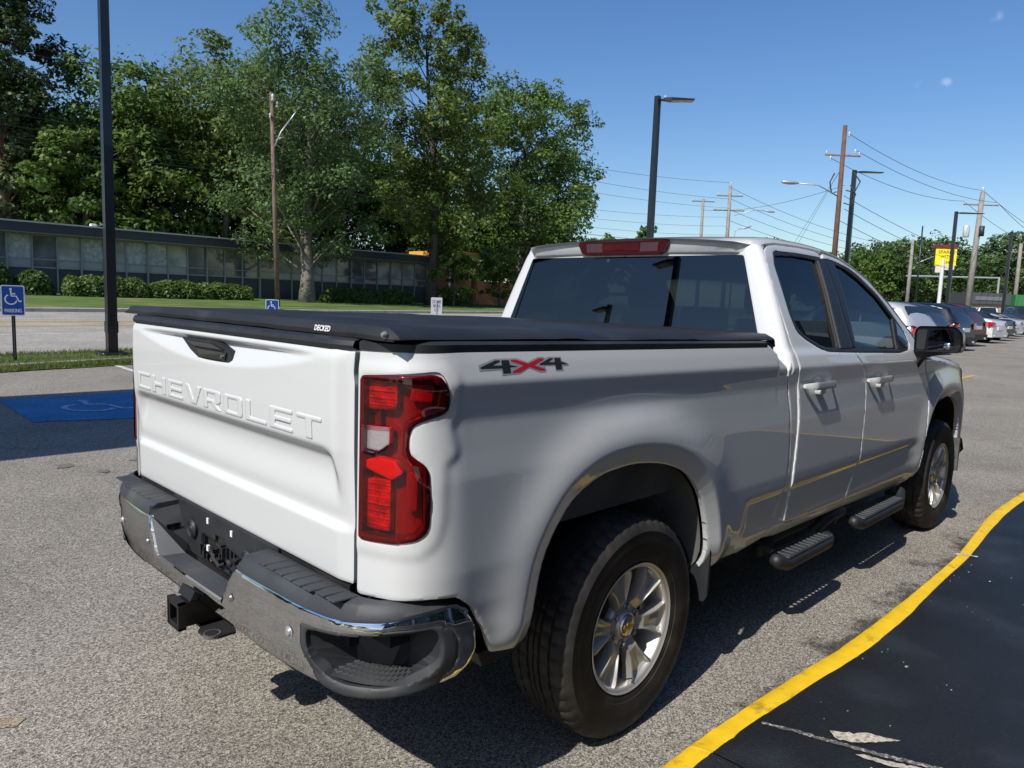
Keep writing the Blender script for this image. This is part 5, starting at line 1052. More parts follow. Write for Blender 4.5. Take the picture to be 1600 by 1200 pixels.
def lamp_arm(r, base, pts, hs=1.0):
    q = MB(); q.tube([tuple(Vector(base)+Vector(p)) for p in pts], .035, 8); a = q.build('lamp_arm', GALV, r, True)
    e = Vector(base)+Vector(pts[-1]); d = (Vector(pts[-1])-Vector(pts[-2])).normalized(); q = MB()
    q.loft([[tuple(e+d*t*hs+Vector((-d.y, d.x, 0))*w*math.cos(k*PI/3)*hs+Vector((0, 0, w*.6*math.sin(k*PI/3)*hs))) for k in range(6)] for t, w in ((-.05,.03),(.1,.10),(.35,.14),(.6,.10),(.68,.03))], True, True); q.build('lamp_head', GALV, a, True)
UP = utility_pole('utility_pole', 15.82, 31.42, 10.2, .125, WOODP, 'leaning wooden utility pole with a small street lamp in front of the long low building', (-.33, .0), (), ((.0, -.12, 9.8, 1.3), (.22, -.1, 9.55, 1.2), (-.15, -.1, 9.0, .9)))
lamp_arm(UP, (-.28, -.1, 8.3), [(.05, 0, -.6), (.35, -.1, .15), (.75, -.2, .75)], .8)
q = MB(); q.tube([(-.2, 0, 8.0), (.25, -.15, 8.25)], .04, 6); q.build('bracket', GALV, UP)
F2 = utility_pole('utility_pole', 55.8, 29.2, 11.0, .20, WOODG, 'distant utility pole with two crossarms and a street lamp behind the cab roof', (0, 0), ((10.2, -1.1, 1.1, -.8), (9.0, -1.3, 1.3, -.8)), ((0, 0, 11.0, 1.3),)); lamp_arm(F2, (0, 0, 8.6), [(.3, -.4, 0), (1.5, -1.6, .5), (2.2, -2.2, .45)], 1.2)
F1 = utility_pole('utility_pole', 58.0, 33.0, 10.4, .18, WOODG, 'smaller distant utility pole with one crossarm, left of the two behind the cab roof', (0, 0), ((10.2, -1.0, 1.0, -.8),))
BP = utility_pole('utility_pole', 40.6, 14.2, 11.2, .165, mat('brown_pole_wood', (.13, .070, .048), .85, var=(3, .25), bump=(30, .5, .01)), 'tall brown utility pole with crossarm, coils and a street lamp right of the cab roof', (.0, -.0), ((9.6, -1.0, 1.0, -.75),), ((.20, -.18, 10.6, 1.1), (-.5, .47, 9.3, 1.0), (.5, -.47, 9.7, 1.0)))
lamp_arm(BP, (.2, -.2, 7.0), [(-.3, .25, .35), (-1.2, 1.0, .9), (-2.1, 1.8, .95)], 1.4)
for k, (dx, dy, z) in enumerate(((.45, -.5, 7.6), (-.30, .25, 7.5), (.4, -.4, 6.9))):
    q = MB(); q.tube([(dx, dy, z+1.1), (dx*1.6, dy*1.6, z+.6), (dx*1.2, dy*1.2, z), (dx*.5, dy*.5, z+.1)], .035, 6); q.build('cable_coil', CABLE, BP, True)
SPo = utility_pole('utility_pole', 66.8, 13.4, 10.9, .26, WOODG, 'pale grey utility pole carrying a transformer, right of the yellow sign', (.3, -.2), ((9.9, -1.4, 1.4, -.8),), ((0, 0, 10.9, 1.6),))
q = MB(); q.lathe([(0, .95), (.20, .92), (.23, .85), (.23, .05), (.20, 0), (0, 0)], 'z', (-.45, .50, 7.3), 14); q.build('transformer', PORC, SPo, True)
q = MB(); q.lathe([(0, .8), (.2, .8), (.2, 0), (0, 0)], 'z', (.1, -.45, 7.4), 12); q.build('transformer', mat('transformer_dark', (.03, .04, .045), .5), SPo, True)
P4 = utility_pole('utility_pole', 85.4, 23.4, 8.9, .22, WOODG, 'grey street lamp pole standing before the dark trees left of the yellow sign'); lamp_arm(P4, (0, 0, 6.0), [(.5, -.4, .4), (2.0, -1.6, 1.2), (3.4, -2.6, 1.3)], 2)
P5 = utility_pole('flag_mast', 75.0, 19.6, 9.2, .09, BLKP, 'thin dark mast standing just left of the yellow sign')
P6 = utility_pole('utility_pole', 118, 19.5, 11, .30, WOODG, 'far grey utility pole with crossarm between the yellow sign and the right edge', (0, 0), ((9.8, -1.8, 1.8, -.8),)); lamp_arm(P6, (0, 0, 6), [(.5, -.4, .4), (3, -2.4, 1.5), (4.2, -3.3, 1.5)], 2)
P7 = utility_pole('utility_pole', 92, 12.6, 9, .30, WOODP, 'brown pole at the right edge of the picture behind the green roof')
LF = utility_pole('street_lamp', 72.0, 37.2, 9.0, .12, GALV, 'lone street lamp peeking over the cab roof'); lamp_arm(LF, (0, 0, 9.0), [(0, 0, -.3), (.1, -.1, .05), (.5, -.5, .2)], 1.6)
r = empty('signal_gantry', (104, 18.8, h1(104, 18.8)), 0, 'thin grey overhead sign frame across the street at far right', 'gantry')
q = MB(); q.tube([(0, 0, 0), (0, 0, 5.8)], .12, 8); q.build('post', GALV, r); q = MB(); q.tube([(0, 0, 5.7), (-5, 9, 5.7)], .10, 6); q.build('beam', GALV, r)
# wires
def wire(name, a, b, sag, rad, label, n=18):
    a = Vector(a); b = Vector(b); q = MB(); rad = rad*.72; q.tube([tuple(a.lerp(b, t)+Vector((0, 0, -4*sag*t*(1-t)))) for t in [k/n for k in range(n+1)]], rad, 5, caps=False)
    return tag(q.build(name, CABLE, None, True), label, 'cable', 'overhead cables')
def wl2(x, y, z): return (x, y, z)
hts = [(10.62, 10.72, .0140, 'topmost'), (10.25, 10.45, .0140, 'second'), (9.1, 9.7, .012, 'third'), (8.3, 8.0, .012, 'fourth'), (7.75, 7.6, .012, 'fifth'), (7.3, 7.2, .012, 'sixth'), (6.25, 7.05, .020, 'lowest thick')]
for i, (za, zb, rd_, w_) in enumerate(hts):
    wire('power_cable', (-24, 31.4, za+.25), (15.5, 31.35, zb), .42, rd_, '%s of the cables left of the wooden utility pole' % w_)
    wire('power_cable', (15.5, 31.35, zb), (55.8, 29.2, 11.4-i*.75+.6*(i == 0)), .75, rd_*1.1, '%s of the cables from the wooden utility pole to the distant crossarm pole' % w_)
for i in range(4):
    wire('power_cable', (55.8, 29.2, 11.6-i*.9), (85.4, 23.4, 8.6-i*.5), .8, .022, '%s of the cables right of the distant crossarm pole' % ('top', 'second', 'third', 'bottom')[i])
for i, (dx, dy, z) in enumerate(((-.2, -.04, 11.35), (.2, -.4, 10.45), (-.9, .6, 10.0))):
    wire('power_cable', (41+dx, 14.06+dy, z), (66.8+(.3, 1.3, -.8)[i], 13.4-(.2, 1.1, -.8)[i], (11.6, 10.7, 10.7)[i]), .55, .020, '%s of the three cables from the brown pole to the grey transformer pole' % ('topmost', 'middle', 'lowest')[i])
    wire('power_cable', (66.8+(.3, 1.3, -.8)[i], 13.4-(.2, 1.1, -.8)[i], (11.6, 10.7, 10.7)[i]), (118, 13+i*1.5, 10.8), .8, .026, '%s of the cables right of the grey transformer pole' % ('topmost', 'middle', 'lowest')[i])
    wire('power_cable', (41+dx*.5, 14.06, 8.0-i*.7), (118, 17+i, 8.5-i*.5), 1.4, .022, '%s of the lower cables running right from the brown pole' % ('topmost', 'middle', 'lowest')[i])
for i in range(2): wire('guy_cable', (40.9, 14.3, 9.6), (38.0-.4*i, 17.6+.3*i, .6), 0, .012, ('left' if i else 'right')+' of the two pale guy wires of the brown pole')
wire('power_cable', (58, 33, 10.2), (41, 14.1, 8.6), .5, .016, 'cable from the smaller distant pole towards the brown pole')
# billboard
r = empty('roadside_sign', (76.55, 18.0, h1(76.5, 18)), 0, 'yellow and dark red sign on a white pole above the parked cars', 'sign')
q = MB(); q.tube([(0, 0, 0), (0, 0, 6.2)], .17, 10); q.build('pole', mat('white_pole', (.7, .7, .7), .5), r)
Mx = Matrix.Translation((0, 0, 0)) @ Matrix.Rotation(yaw_to_cam(76.5, 18, .25), 4, 'Z') @ Matrix.Rotation(PI/2, 4, 'X')
def bpl(x0, x1, z0, z1, d0, d1, m, nm, par): q = MB(); q.prism([(x0, z0), (x1, z0), (x1, z1), (x0, z1)], d0, d1, 'z'); return place_local(q, Mx).build(nm, m, par)
DKR = mat('sign_dark_red', (.16, .02, .02), .5); bpn = bpl(-.75, 1.1, 5.6, 7.15, -.15, .0, mat('sign_yellow', (.95, .75, .01), .5), 'yellow_panel', r)
bpl(-.95, 1.15, 7.18, 7.55, -.15, .02, DKR, 'header_panel', r); bpl(-.6, .0, 4.95, 5.55, -.1, .0, mat('sign_cream', (.65, .62, .55), .6), 'lower_panel', r); bpl(.2, 1.0, 5.2, 5.58, -.1, .0, mat('sign_cream', (.65, .62, .55), .6), 'lower_panel', r)
bpl(-.78, -.70, 4.9, 7.5, -.12, .03, BLKP, 'frame', r)
for t, sz, yy, m in (('SPARKS', .42, 6.85, 'ink'), ('WITH', .36, 6.45, 'ink'), ('1258', .34, 5.90, 'ink')):
    me = text_mesh(t, sz, .004); me.materials.append(mat('sign_black_ink', (.03, .02, .01), .6)); me.transform(Mx @ Matrix.Translation((.22, yy, .012))); obj('sign_text', me, bpn)

# ================================================================== buildings
r = empty('office_building', (6, 42, 0), 0, 'long low office building with a dark flat roof edge and many big windows', 'building')
y0 = 42.0; bx0, bx1 = -8.0-6, 34.2-6
BR = lambda x: x-6
FASC = mat('fascia_dark', (.028, .032, .038), .45); FRAME = mat('window_frame_grey', (.30, .31, .31), .5); PANB = mat('spandrel_dark', (.045, .05, .055), .5); PANE = mat('office_glass', (.15, .155, .15), .08, spec=.9, var=(.9, .5)); BLIND = mat('cream_blind', (.58, .56, .48), .7, c2=((.30, .29, .26), .8, .4, .6)); CURT = mat('grey_curtain', (.50, .51, .49), .7, bump=(26, .8, .05), var=(6, .3))
q = MB(); q.box(bx0, bx1, .15, 14, .6, 4.02); q.build('wall', mat('office_wall', (.34, .34, .32), .8, var=(1, .1)), r)
q = MB(); q.box(bx0-.3, bx1+.4, -.9, 15, 4.05, 4.50); rfo = q.build('roof', FASC, r); q = MB(); q.box(bx0-.3, bx1+.4, -.93, 15, 4.503, 4.58); q.build('roof_edge', mat('roof_edge_light', (.45, .46, .46), .6), rfo); q = MB(); q.box(bx0-.2, bx1+.3, -.85, .1, 4.0, 4.047); q.build('soffit', mat('soffit_white', (.30, .30, .28), .7), rfo)
q = MB(); q.bevbox(4.9, 5.2, 1, 1.3, 4.58, 4.85, .03); q.build('roof_vent', SIGNW, rfo)
rng = random.Random(5)
for k in range(-13, 25):
    x = 6.73+k*1.122-6
    q = MB(); q.box(x-.035, x+.035, -.03 if k % 3 else -.12, .14, 1.0 if k % 3 else .7, 4.0); q.build('mullion', FRAME, r)
    if x+1.12 > bx1: continue
    q = MB(); q.box(x+.036, x+1.086, .02, .10, 2.70, 2.76); q.box(x+.036, x+1.086, .02, .10, 2.28, 2.35); q.box(x+.036, x+1.086, .02, .10, 3.93, 4.0); q.box(x+.030, x+.05, .03, .09, 2.28, 4.0); fr = q.build('window_frame', FRAME, r)
    px = k
    kind = BLIND if px in (2, 7, 14, 15, 16, 20, 21, 22) or px % 9 == 4 else (CURT if px in (0, 3, 4, 5, 6) else PANE)
    q = MB(); q.box(x+.036, x+1.086, .07, .09, 2.76, 3.93); q.build('pane', PANE if kind is PANE else kind, fr)
    q = MB(); q.box(x+.036, x+1.086, .07, .09, 2.35, 2.70); q.build('lower_pane', mat('lower_pane_grey', (.38, .385, .37), .25) if kind is not PANE else PANE, fr)
    q = MB(); q.box(x+.036, x+1.086, .06, .10, .9, 2.28); q.build('spandrel', PANB, r)
# entrance canopy and brick wing
BRICK = mat('orange_brick', (.30, .12, .045), .85, var=(8, .25), bump=(14, .4, .02)); r2 = empty('brick_entrance', (36, 41, 0), 0, 'brick entrance block with an orange canopy beside the office building', 'building')
q = MB(); q.box(1.4, 14, 2.5, 3.0, .8, 3.0); q.build('garden_wall', BRICK, r2); q = MB(); q.box(-1.6, 1.2, 2.0, 9, .8, 4.4); q.build('wall', BRICK, r2)
q = MB(); q.box(-2.2, .95, -1.5, 3.4, 4.55, 5.0); q.build('canopy', mat('canopy_orange', (.72, .36, .06), .6), r2); q = MB(); q.box(-2.3, 1.05, -1.6, 3.5, 4.48, 4.548); q.build('canopy_edge', SIGNW, r2)
q = MB(); q.box(.55, .85, -1.2, -.9, .8, 4.48); q.build('column', BRICK, r2); q = MB(); q.box(-2.0, -1.9, -1.3, -1.2, .8, 4.48); q.build('column', SIGNW, r2)
# dealership behind the viewer's right (seen only as reflections)
r = empty('dealership_building', (3, -8.6, 0), 0, 'dealership building with a pale fascia across the dark apron', 'building')
q = MB(); q.box(-14, 22, -10, 0, 0, 6.4); q.build('wall', mat('dealer_wall', (.10, .11, .12), .6), r); q = MB(); q.box(-14.5, 22.5, -10.5, 1.2, 6.2, 7.4); q.build('fascia', mat('dealer_fascia', (.20, .21, .225), .5), r)
for k in range(9):
    q = MB(); q.box(-13+k*3.9, -10.2+k*3.9, -.0, .06, .3, 3.9); f_ = q.build('window', mat('dealer_glass', (.02, .025, .03), .05, spec=.9), r); 
for k in range(10):
    q = MB(); q.box(-13.6+k*3.9, -13.3+k*3.9, .0, .35, 0, 4.4); q.build('pier', mat('dealer_pier', (.45, .45, .45), .6), r)
sheet('pavement', list(np.linspace(-12, 24, 20)), between(K(-7.4), K(-5.9), 2), .05, mat('pale_pavement', (.52, .51, .49), .8, var=(1, .1)))
# unseen canopy added out of view left to cast shade on the blue bay
r = empty('added_shade_canopy', (-3.68, 5.85, 0), 0, 'dark blue canopy added for shade outside the left edge of the picture', 'shade canopy')
q = MB(); TZ0 = 4.5; q.loft([[(-1.35,-1.75,TZ0-.2),(1.45,-1.75,TZ0-.2),(1.45,1.75,TZ0-.2),(-1.35,1.75,TZ0-.2)],[(-1.35,-1.75,TZ0),(1.45,-1.75,TZ0),(1.45,1.75,TZ0),(-1.35,1.75,TZ0)],[(.0,-.3,TZ0+.5),(.2,-.3,TZ0+.5),(.2,.3,TZ0+.5),(.0,.3,TZ0+.5)]], True, True); q.build('roof_fabric', mat('shade_canopy_fabric', (.03, .05, .12), .8), r)
for a, b in ((-1.3,1.7),(-.2,1.7)):
    q = MB(); q.tube([(a, b, .04), (a, b, TZ0-.1)], .02, 6); q.build('leg', GALV, r)
# small buildings far right
def house(x, y, w, d, wh, rh, yaw, wm_, rm, label, nm='brick_house'):
    r = empty(nm, (x, y, h1(x, y)), yaw, label, 'house'); q = MB(); q.box(-w/2, w/2, -d/2, d/2, 0, wh); q.build('wall', wm_, r)
    q = MB(); q.prism([(-w/2-.4, wh), (w/2+.4, wh), (0, wh+rh)], -d/2-.4, d/2+.4, 'y'); rf_ = q.build('roof', rm, r); q = MB(); q.box(w*.15, w*.15+.6, .2, .9, wh+rh*.3, wh+rh+.7); q.build('chimney', wm_, rf_)
    for k in (-.3, .3): q = MB(); q.box(w*k-.5, w*k+.5, -d/2-.03, -d/2-.005, .9, 2.1); q.build('window', PANE, r)
    q = MB(); q.box(-.45, .45, -d/2-.04, -d/2-.005, 0, 2.05); q.build('door', PANB, r)
    return r
house(119, 34.5, 9, 10, 2.8, 2.0, .6, mat('brown_brick', (.12, .045, .03), .85), mat('brown_roof', (.24, .15, .11), .8), 'low brown brick house with a pinkish gable roof among the trees at far right')
house(112, 38.5, 10, 8, 2.6, 1.5, .4, mat('pale_wall', (.4, .38, .35), .8), mat('grey_roof', (.16, .16, .16), .8), 'pale house with a grey roof, left of the brown brick one')
r = empty('shop_building', (92, 18.2, h1(92, 18)), -.9, 'small tan shop with a dark flat roof behind the parked cars', 'shop')
q = MB(); q.box(-1.9, 1.9, -2, 2, 0, 2.3); q.build('wall', mat('tan_wall', (.42, .34, .24), .8), r); q = MB(); q.box(-2.2, 2.2, -2.3, 2.3, 2.3, 3.5); q.build('roof', mat('dark_roof', (.07, .075, .08), .7), r); q = MB(); q.box(-1.2, 1.3, -2.04, -2.005, .3, 1.7); q.build('window', PANE, r)
q = MB(); q.box(-1.4, 1.4, -2.36, -2.305, 2.7, 3.1); q.build('sign_board', mat('board_grey', (.16, .17, .18), .6), r)
r = empty('green_kiosk', (106, 15.4, h1(106, 15)), -.9, 'green roofed kiosk at the right edge of the picture', 'kiosk'); q = MB(); q.box(-3, 3, -2, 2, 0, 2.4); q.build('wall', mat('kiosk_wall', (.3, .3, .28), .8), r); q = MB(); q.box(-3.3, 3.3, -2.3, 2.3, 2.4, 3.7); q.build('roof', mat('kiosk_green', (.04, .20, .06), .6), r)
# ================================================================== trees
BARK = mat('bark', (.085, .068, .052), .9, var=(2, .35), bump=(9, .8, .05)); BARKL = mat('pale_bark', (.20, .175, .145), .9, var=(2, .3), bump=(9, .8, .05))
LF_ = {'dark': leafmat('leaf_dark', (0.028, 0.070, 0.014), (0.104, 0.184, 0.043), .32, .5), 'mid': leafmat('leaf_mid', (0.043, 0.098, 0.017), (0.161, 0.256, 0.051), .36, .5), 'olive': leafmat('leaf_olive', (0.057, 0.102, 0.019), (0.189, 0.266, 0.061), .38, .5),
       'light': leafmat('leaf_light', (0.075, 0.143, 0.025), (0.256, 0.348, 0.073), .40, .5), 'pine': leafmat('leaf_pine', (0.030, 0.062, 0.022), (0.114, 0.158, 0.048), .22, .6), 'soft': leafmat('leaf_soft', (0.052, 0.107, 0.036), (0.170, 0.266, 0.091), .38, .5), 'hedge': leafmat('leaf_hedge', (0.043, 0.092, 0.017), (0.170, 0.246, 0.055), .3, 2.0)}
def leaf_mesh(name, C_, N_, size, m, rng, aspect=.55, droop=.0):
    n = len(C_); a = rng.normal(0, 1, (n, 3)); a /= np.linalg.norm(a, axis=1, keepdims=True)
    nn = N_+rng.normal(0, .75, (n, 3)); nn /= np.linalg.norm(nn, axis=1, keepdims=True)+1e-9
    t = np.cross(nn, a); t /= np.linalg.norm(t, axis=1, keepdims=True)+1e-9; b = np.cross(nn, t)
    s = size*rng.uniform(.55, 1.35, (n, 1)); t = t*s*.5; b = b*s*.5*aspect
    k = nn*s*.10
    V = np.stack([C_-t, C_-b*1.0+k, C_+t, C_+b*1.0+k], 1).reshape(-1, 3)
    me = bpy.data.meshes.new(name); me.vertices.add(4*n); me.vertices.foreach_set('co', V.ravel()); me.loops.add(4*n); me.loops.foreach_set('vertex_index', np.arange(4*n, dtype=np.int32)); me.polygons.add(n); me.polygons.foreach_set('loop_start', np.arange(n, dtype=np.int32)*4); me.materials.append(m); me.update(calc_edges=True); return me
def tree(name, label, x, y, H, R_, base, tr, m, seed, nleaf=9000, leaf=.34, lobes=26, bark=BARK, flat=1.0, top=1.0, lean=(0, 0), cr=.27, yaw=0, gap=.0, spread=None, group='trees beyond the street', shape='oak'):
    """H height, R_ crown radius, base height of the lowest foliage"""
    rng = np.random.default_rng(seed); z0 = h1(x, y)-.1; r = empty(name, (x, y, z0), 0, label, 'tree', group); q = MB()
    n = 9; tp = []; wob = rng.normal(0, .012*H, (n, 2)).cumsum(0)*.5; wob[0] = 0
    for i in range(n): t = i/(n-1); tp.append((lean[0]*t+wob[i][0], lean[1]*t+wob[i][1], H*.86*t))
    q.tube(tp, [tr*(1.35 if i == 0 else 1)*(1-.86*(i/(n-1))) for i in range(n)], 10)
    def trunk_at(z):
        t = min(max(z/(H*.86), 0), 1)*(n-1); i = min(int(t), n-2); f = t-i; return np.array(tp[i])*(1-f)+np.array(tp[i+1])*f
    LC = []; 
    for k in range(lobes):
        u = (k+.5)/lobes; zc = base+(H-base)*(u**.85)*.93
        w = (zc-base)/(H-base)
        if shape == 'oak': prof = math.sin(PI*min(1, .16+.80*w))**.75
        elif shape == 'broad': prof = .42+.58*math.sin(PI*min(1, .14+.62*w))
        elif shape == 'cone': prof = (1-w)**.75*.95+.08
        elif shape == 'pine': prof = (.25+.75*math.sin(PI*min(1, w*1.1)))*(.65+.35*rng.random())
        else: prof = math.sqrt(max(0.02, 1-(2*w-1)**2))
        a = k*2.399+rng.uniform(-.5, .5)+yaw; rr = R_*prof*rng.uniform(.45, .95)*(1 if rng.random() > .18 else .35); T = trunk_at(zc)
        LC.append((T[0]+rr*math.cos(a), T[1]+rr*math.sin(a)*flat, zc+rng.uniform(-.4, .4), cr*R_*rng.uniform(.75, 1.35)*(.55+.6*prof)))
    for (cx, cy, cz, crr) in LC:
        b0 = trunk_at(max(cz-.35*math.hypot(cx, cy)-.6*crr-.5, H*.12)); e = np.array([cx, cy, cz]); mid = (b0+e)/2+np.array([0, 0, .10*np.linalg.norm(e-b0)])+rng.normal(0, .25, 3)
        w = tr*.30*max(.35, 1-cz/H); q.tube([tuple(b0), tuple(mid), tuple(e)], [w, w*.6, w*.2], 6)
        for j in range(3):
            d = rng.normal(0, 1, 3); d /= np.linalg.norm(d); q.tube([tuple((mid+e)/2), tuple(e+d*crr*.8)], [w*.3, w*.08], 4)
    tk = q.build('trunk', bark, r, True, fix=False)
    Cs = []; Ns = []; tot = sum(c[3]**2 for c in LC)
    for (cx, cy, cz, crr) in LC:
        m_ = int(nleaf*crr**2/tot); ns = max(5, int(6+crr*3)); 
        d = rng.normal(0, 1, (ns, 3)); d /= np.linalg.norm(d, axis=1, keepdims=True); sc_ = np.array([cx, cy, cz])+d*crr*np.array([1.1, 1.1, .72])*rng.uniform(.45, 1.05, (ns, 1)); srad = crr*rng.uniform(.26, .52, ns)
        idx = rng.integers(0, ns, m_); dd = rng.normal(0, 1, (m_, 3)); dd /= np.linalg.norm(dd, axis=1, keepdims=True); rad = rng.uniform(.35, 1.0, (m_, 1))**.6
        pts = sc_[idx]+dd*srad[idx][:, None]*rad*np.array([1.15, 1.15, .8]); Cs.append(pts); o = pts-np.array([cx, cy, cz-crr*.4]); Ns.append(o/(np.linalg.norm(o, axis=1, keepdims=True)+1e-6)*.9+np.array([0, 0, .6]))
    C_ = np.concatenate(Cs); N_ = np.concatenate(Ns); obj('crown', leaf_mesh('crown', C_, N_, leaf, m, rng), r)
    return r
L = LF_
# front yard trees
tree('bald_cypress', 'tall feathery light green tree with a flared pale trunk in front of the low building', 21.0, 37.6, 15.6, 5.0, 3.2, .42, L['soft'], 11, 32000, .24, 50, BARKL, cr=.28, shape='broad', lean=(-.5, 0))
tree('tall_oak', 'tallest tree, slim and open with a dark forked trunk before the low building', 30.7, 37.8, 20.2, 5.0, 4.4, .40, L['olive'], 23, 30000, .28, 44, BARK, cr=.26, lean=(-1.3, 0), shape='broad')
tree('young_magnolia', 'small yellowish green tree between the tallest tree and the orange canopy', 31.8, 36.6, 4.4, 1.9, 1.1, .09, L['light'], 5, 3500, .26, 16, BARK)
tree('young_magnolia', 'small yellowish green tree right of the orange canopy, before the brick wall', 37.2, 37.5, 5.0, 2.0, 1.0, .10, L['light'], 6, 4200, .26, 16, BARK)
# behind
tree('spreading_oak', 'broad dark tree right of the tallest one, just left of the cab roof', 47.3, 45.5, 21.2, 7.4, 3.0, .55, L['mid'], 31, 40000, .33, 54, BARKL, cr=.27)
tree('loblolly_pine', 'dark pine with layered boughs at the top left corner of the picture', 9.0, 51, 23.0, 4.8, 3.5, .42, L['pine'], 41, 30000, .30, 50, mat('pine_bark', (.15, .095, .065), .9, var=(2, .3), bump=(9, .8, .05)), cr=.27, shape='pine')
BT = [(3.5, 56, 15, 5.5, 'dark', 'dense dark tree behind the pine at the left edge'),
 (14.3, 54, 11.8, 4.6, 'dark', 'dark round tree behind the left light pole, right of the pine'),
 (12.4, 49, 10.0, 3.8, 'mid', 'yellowish broad tree behind the low building between the pine and the tall light pole'),
 (17.0, 50.5, 14.6, 4.8, 'mid', 'rounded green tree behind the low building, right of the tall light pole'),
 (20.8, 48.5, 17.0, 5.4, 'olive', 'olive green tree with pale twigs, left of the wooden utility pole'),
 (26.0, 50, 15.5, 5.4, 'mid', 'full green tree behind the feathery front tree'),
 (31.5, 54, 14.0, 5.2, 'dark', 'dark tree filling the gap behind the tallest tree'),
 (36.0, 50, 11.5, 4.8, 'mid', 'low green tree behind the right end of the low building'),
 (40.5, 53, 13.0, 4.8, 'dark', 'dark tree between the tallest tree and the broad one'),
 (53.0, 50, 12.0, 5.0, 'dark', 'low dark tree peeking right of the broad tree'),
 (24, 60, 16.5, 7, 'dark', 'deep shaded tree farthest back behind the utility pole'), (15, 62, 14, 7, 'dark', 'deep shaded tree farthest back behind the tall light pole'), (43, 48, 9, 4.5, 'mid', 'low bushy tree behind the brick wall')]
for i, (x, y, H, R_, mk, lb) in enumerate(BT):
    tree('woodland_tree', lb, x, y, H, R_, 2.0 if H > 10 else 1.0, .32, L[mk], 100+i, 19000, .34, 34, BARK if i % 2 else BARKL, cr=.31, shape='broad', group='trees beyond the street')
# distant trees right
RT = [(119, 46, 9.5, 6, 'mid'), (128, 42, 12, 6, 'dark'), (110, 35, 9.5, 4.5, 'mid'), (118, 33, 12.0, 6.0, 'olive'), (111, 28.5, 12.0, 6.2, 'dark'), (121, 27.5, 10.5, 6, 'dark'), (131, 31, 11, 7, 'mid'), (140, 27, 10.5, 7, 'olive'), (128, 23, 14, 5.0, 'soft'), (137, 21.5, 13, 5.5, 'mid'), (131, 17.5, 14.5, 6, 'mid'), (146, 17, 15, 7, 'soft'), (141, 46, 11, 6, 'dark'), (152, 38, 12, 8, 'dark')]
RL = ['green tree at the left end of the far right tree line', 'dark tree second from the left of the far tree line', 'shorter green tree behind the pinkish roof house', 'olive tree behind the brown brick house', 'large dark tree left of the yellow sign', 'dark tree behind the pole of the yellow sign', 'green tree farther back left of the yellow sign', 'olive low tree behind the small tan shop', 'pale tall tree right of the grey transformer pole', 'green tree behind the right hand light pole', 'tall green tree at the right edge', 'pale tree farthest back at the right edge', 'dark tree behind the left end of the far tree line', 'darkest wide tree at the back of the far tree line']
for i, ((x, y, H, R_, mk), lb) in enumerate(zip(RT, RL)):
    tree('distant_tree', lb, x, y, H, R_, 1.5, .35, L[mk], 200+i, 9000, .50, 30, BARKL, cr=.33, group='trees at the far right')
for i, (x, y, H, R_, lb) in enumerate([(108, 74, 14.5, 4, 'tiny tree top left of the standing light pole above the cab roof'), (103, 80, 12.8, 4, 'tiny tree top just right of the broad tree'), (146, 68, 16, 4.5, 'small tree top above the right part of the cab roof'), (160, 60, 12, 5, 'faint tree top beside the brown utility pole')]):
    tree('distant_tree', lb, x, y, H, R_, 2, .3, L['mid'], 300+i, 2200, .8, 16, BARKL, cr=.33, group='tree tops over the cab roof')
# trees behind the viewer (mirrored in the windows)
proto = tree('mirrored_tree', 'large tree behind the viewer, left end of the row mirrored in the rear window', -46, 14, 10.5, 6, 1.5, .3, L['mid'], 400, 6000, .6, 20, BARK, cr=.33, group='trees behind the viewer')
for x, y, s, lb in ((-44, 23, 1.0, 'second of the row mirrored in the rear window'), (-47, 32, 1.1, 'third of the row mirrored in the rear window'), (-45, 41, .9, 'fourth of the row mirrored in the rear window'), (-50, 52, 1.2, 'fifth of the row mirrored in the rear window'), (-60, 2, 1.0, 'lone one straight behind the truck'), (-60, -14, 1.1, 'lone one behind the viewer on the building side')):
    c = copy_tree(proto); c.location = (x, y, h1(x, y)-.1); c.scale = (s, s, s); c.rotation_euler = (0, 0, x); c['label'] = 'tree behind the viewer, '+lb
for i, (x, y) in enumerate(((10, -32), (26, -30), (-6, -34), (40, -26))):
    c = copy_tree(proto); c.location = (x, y, -.1); c.rotation_euler = (0, 0, i*1.3); c['label'] = 'tree behind the dealership, %s' % ('near its middle', 'near its far end', 'near its close end', 'beyond its far end')[i]
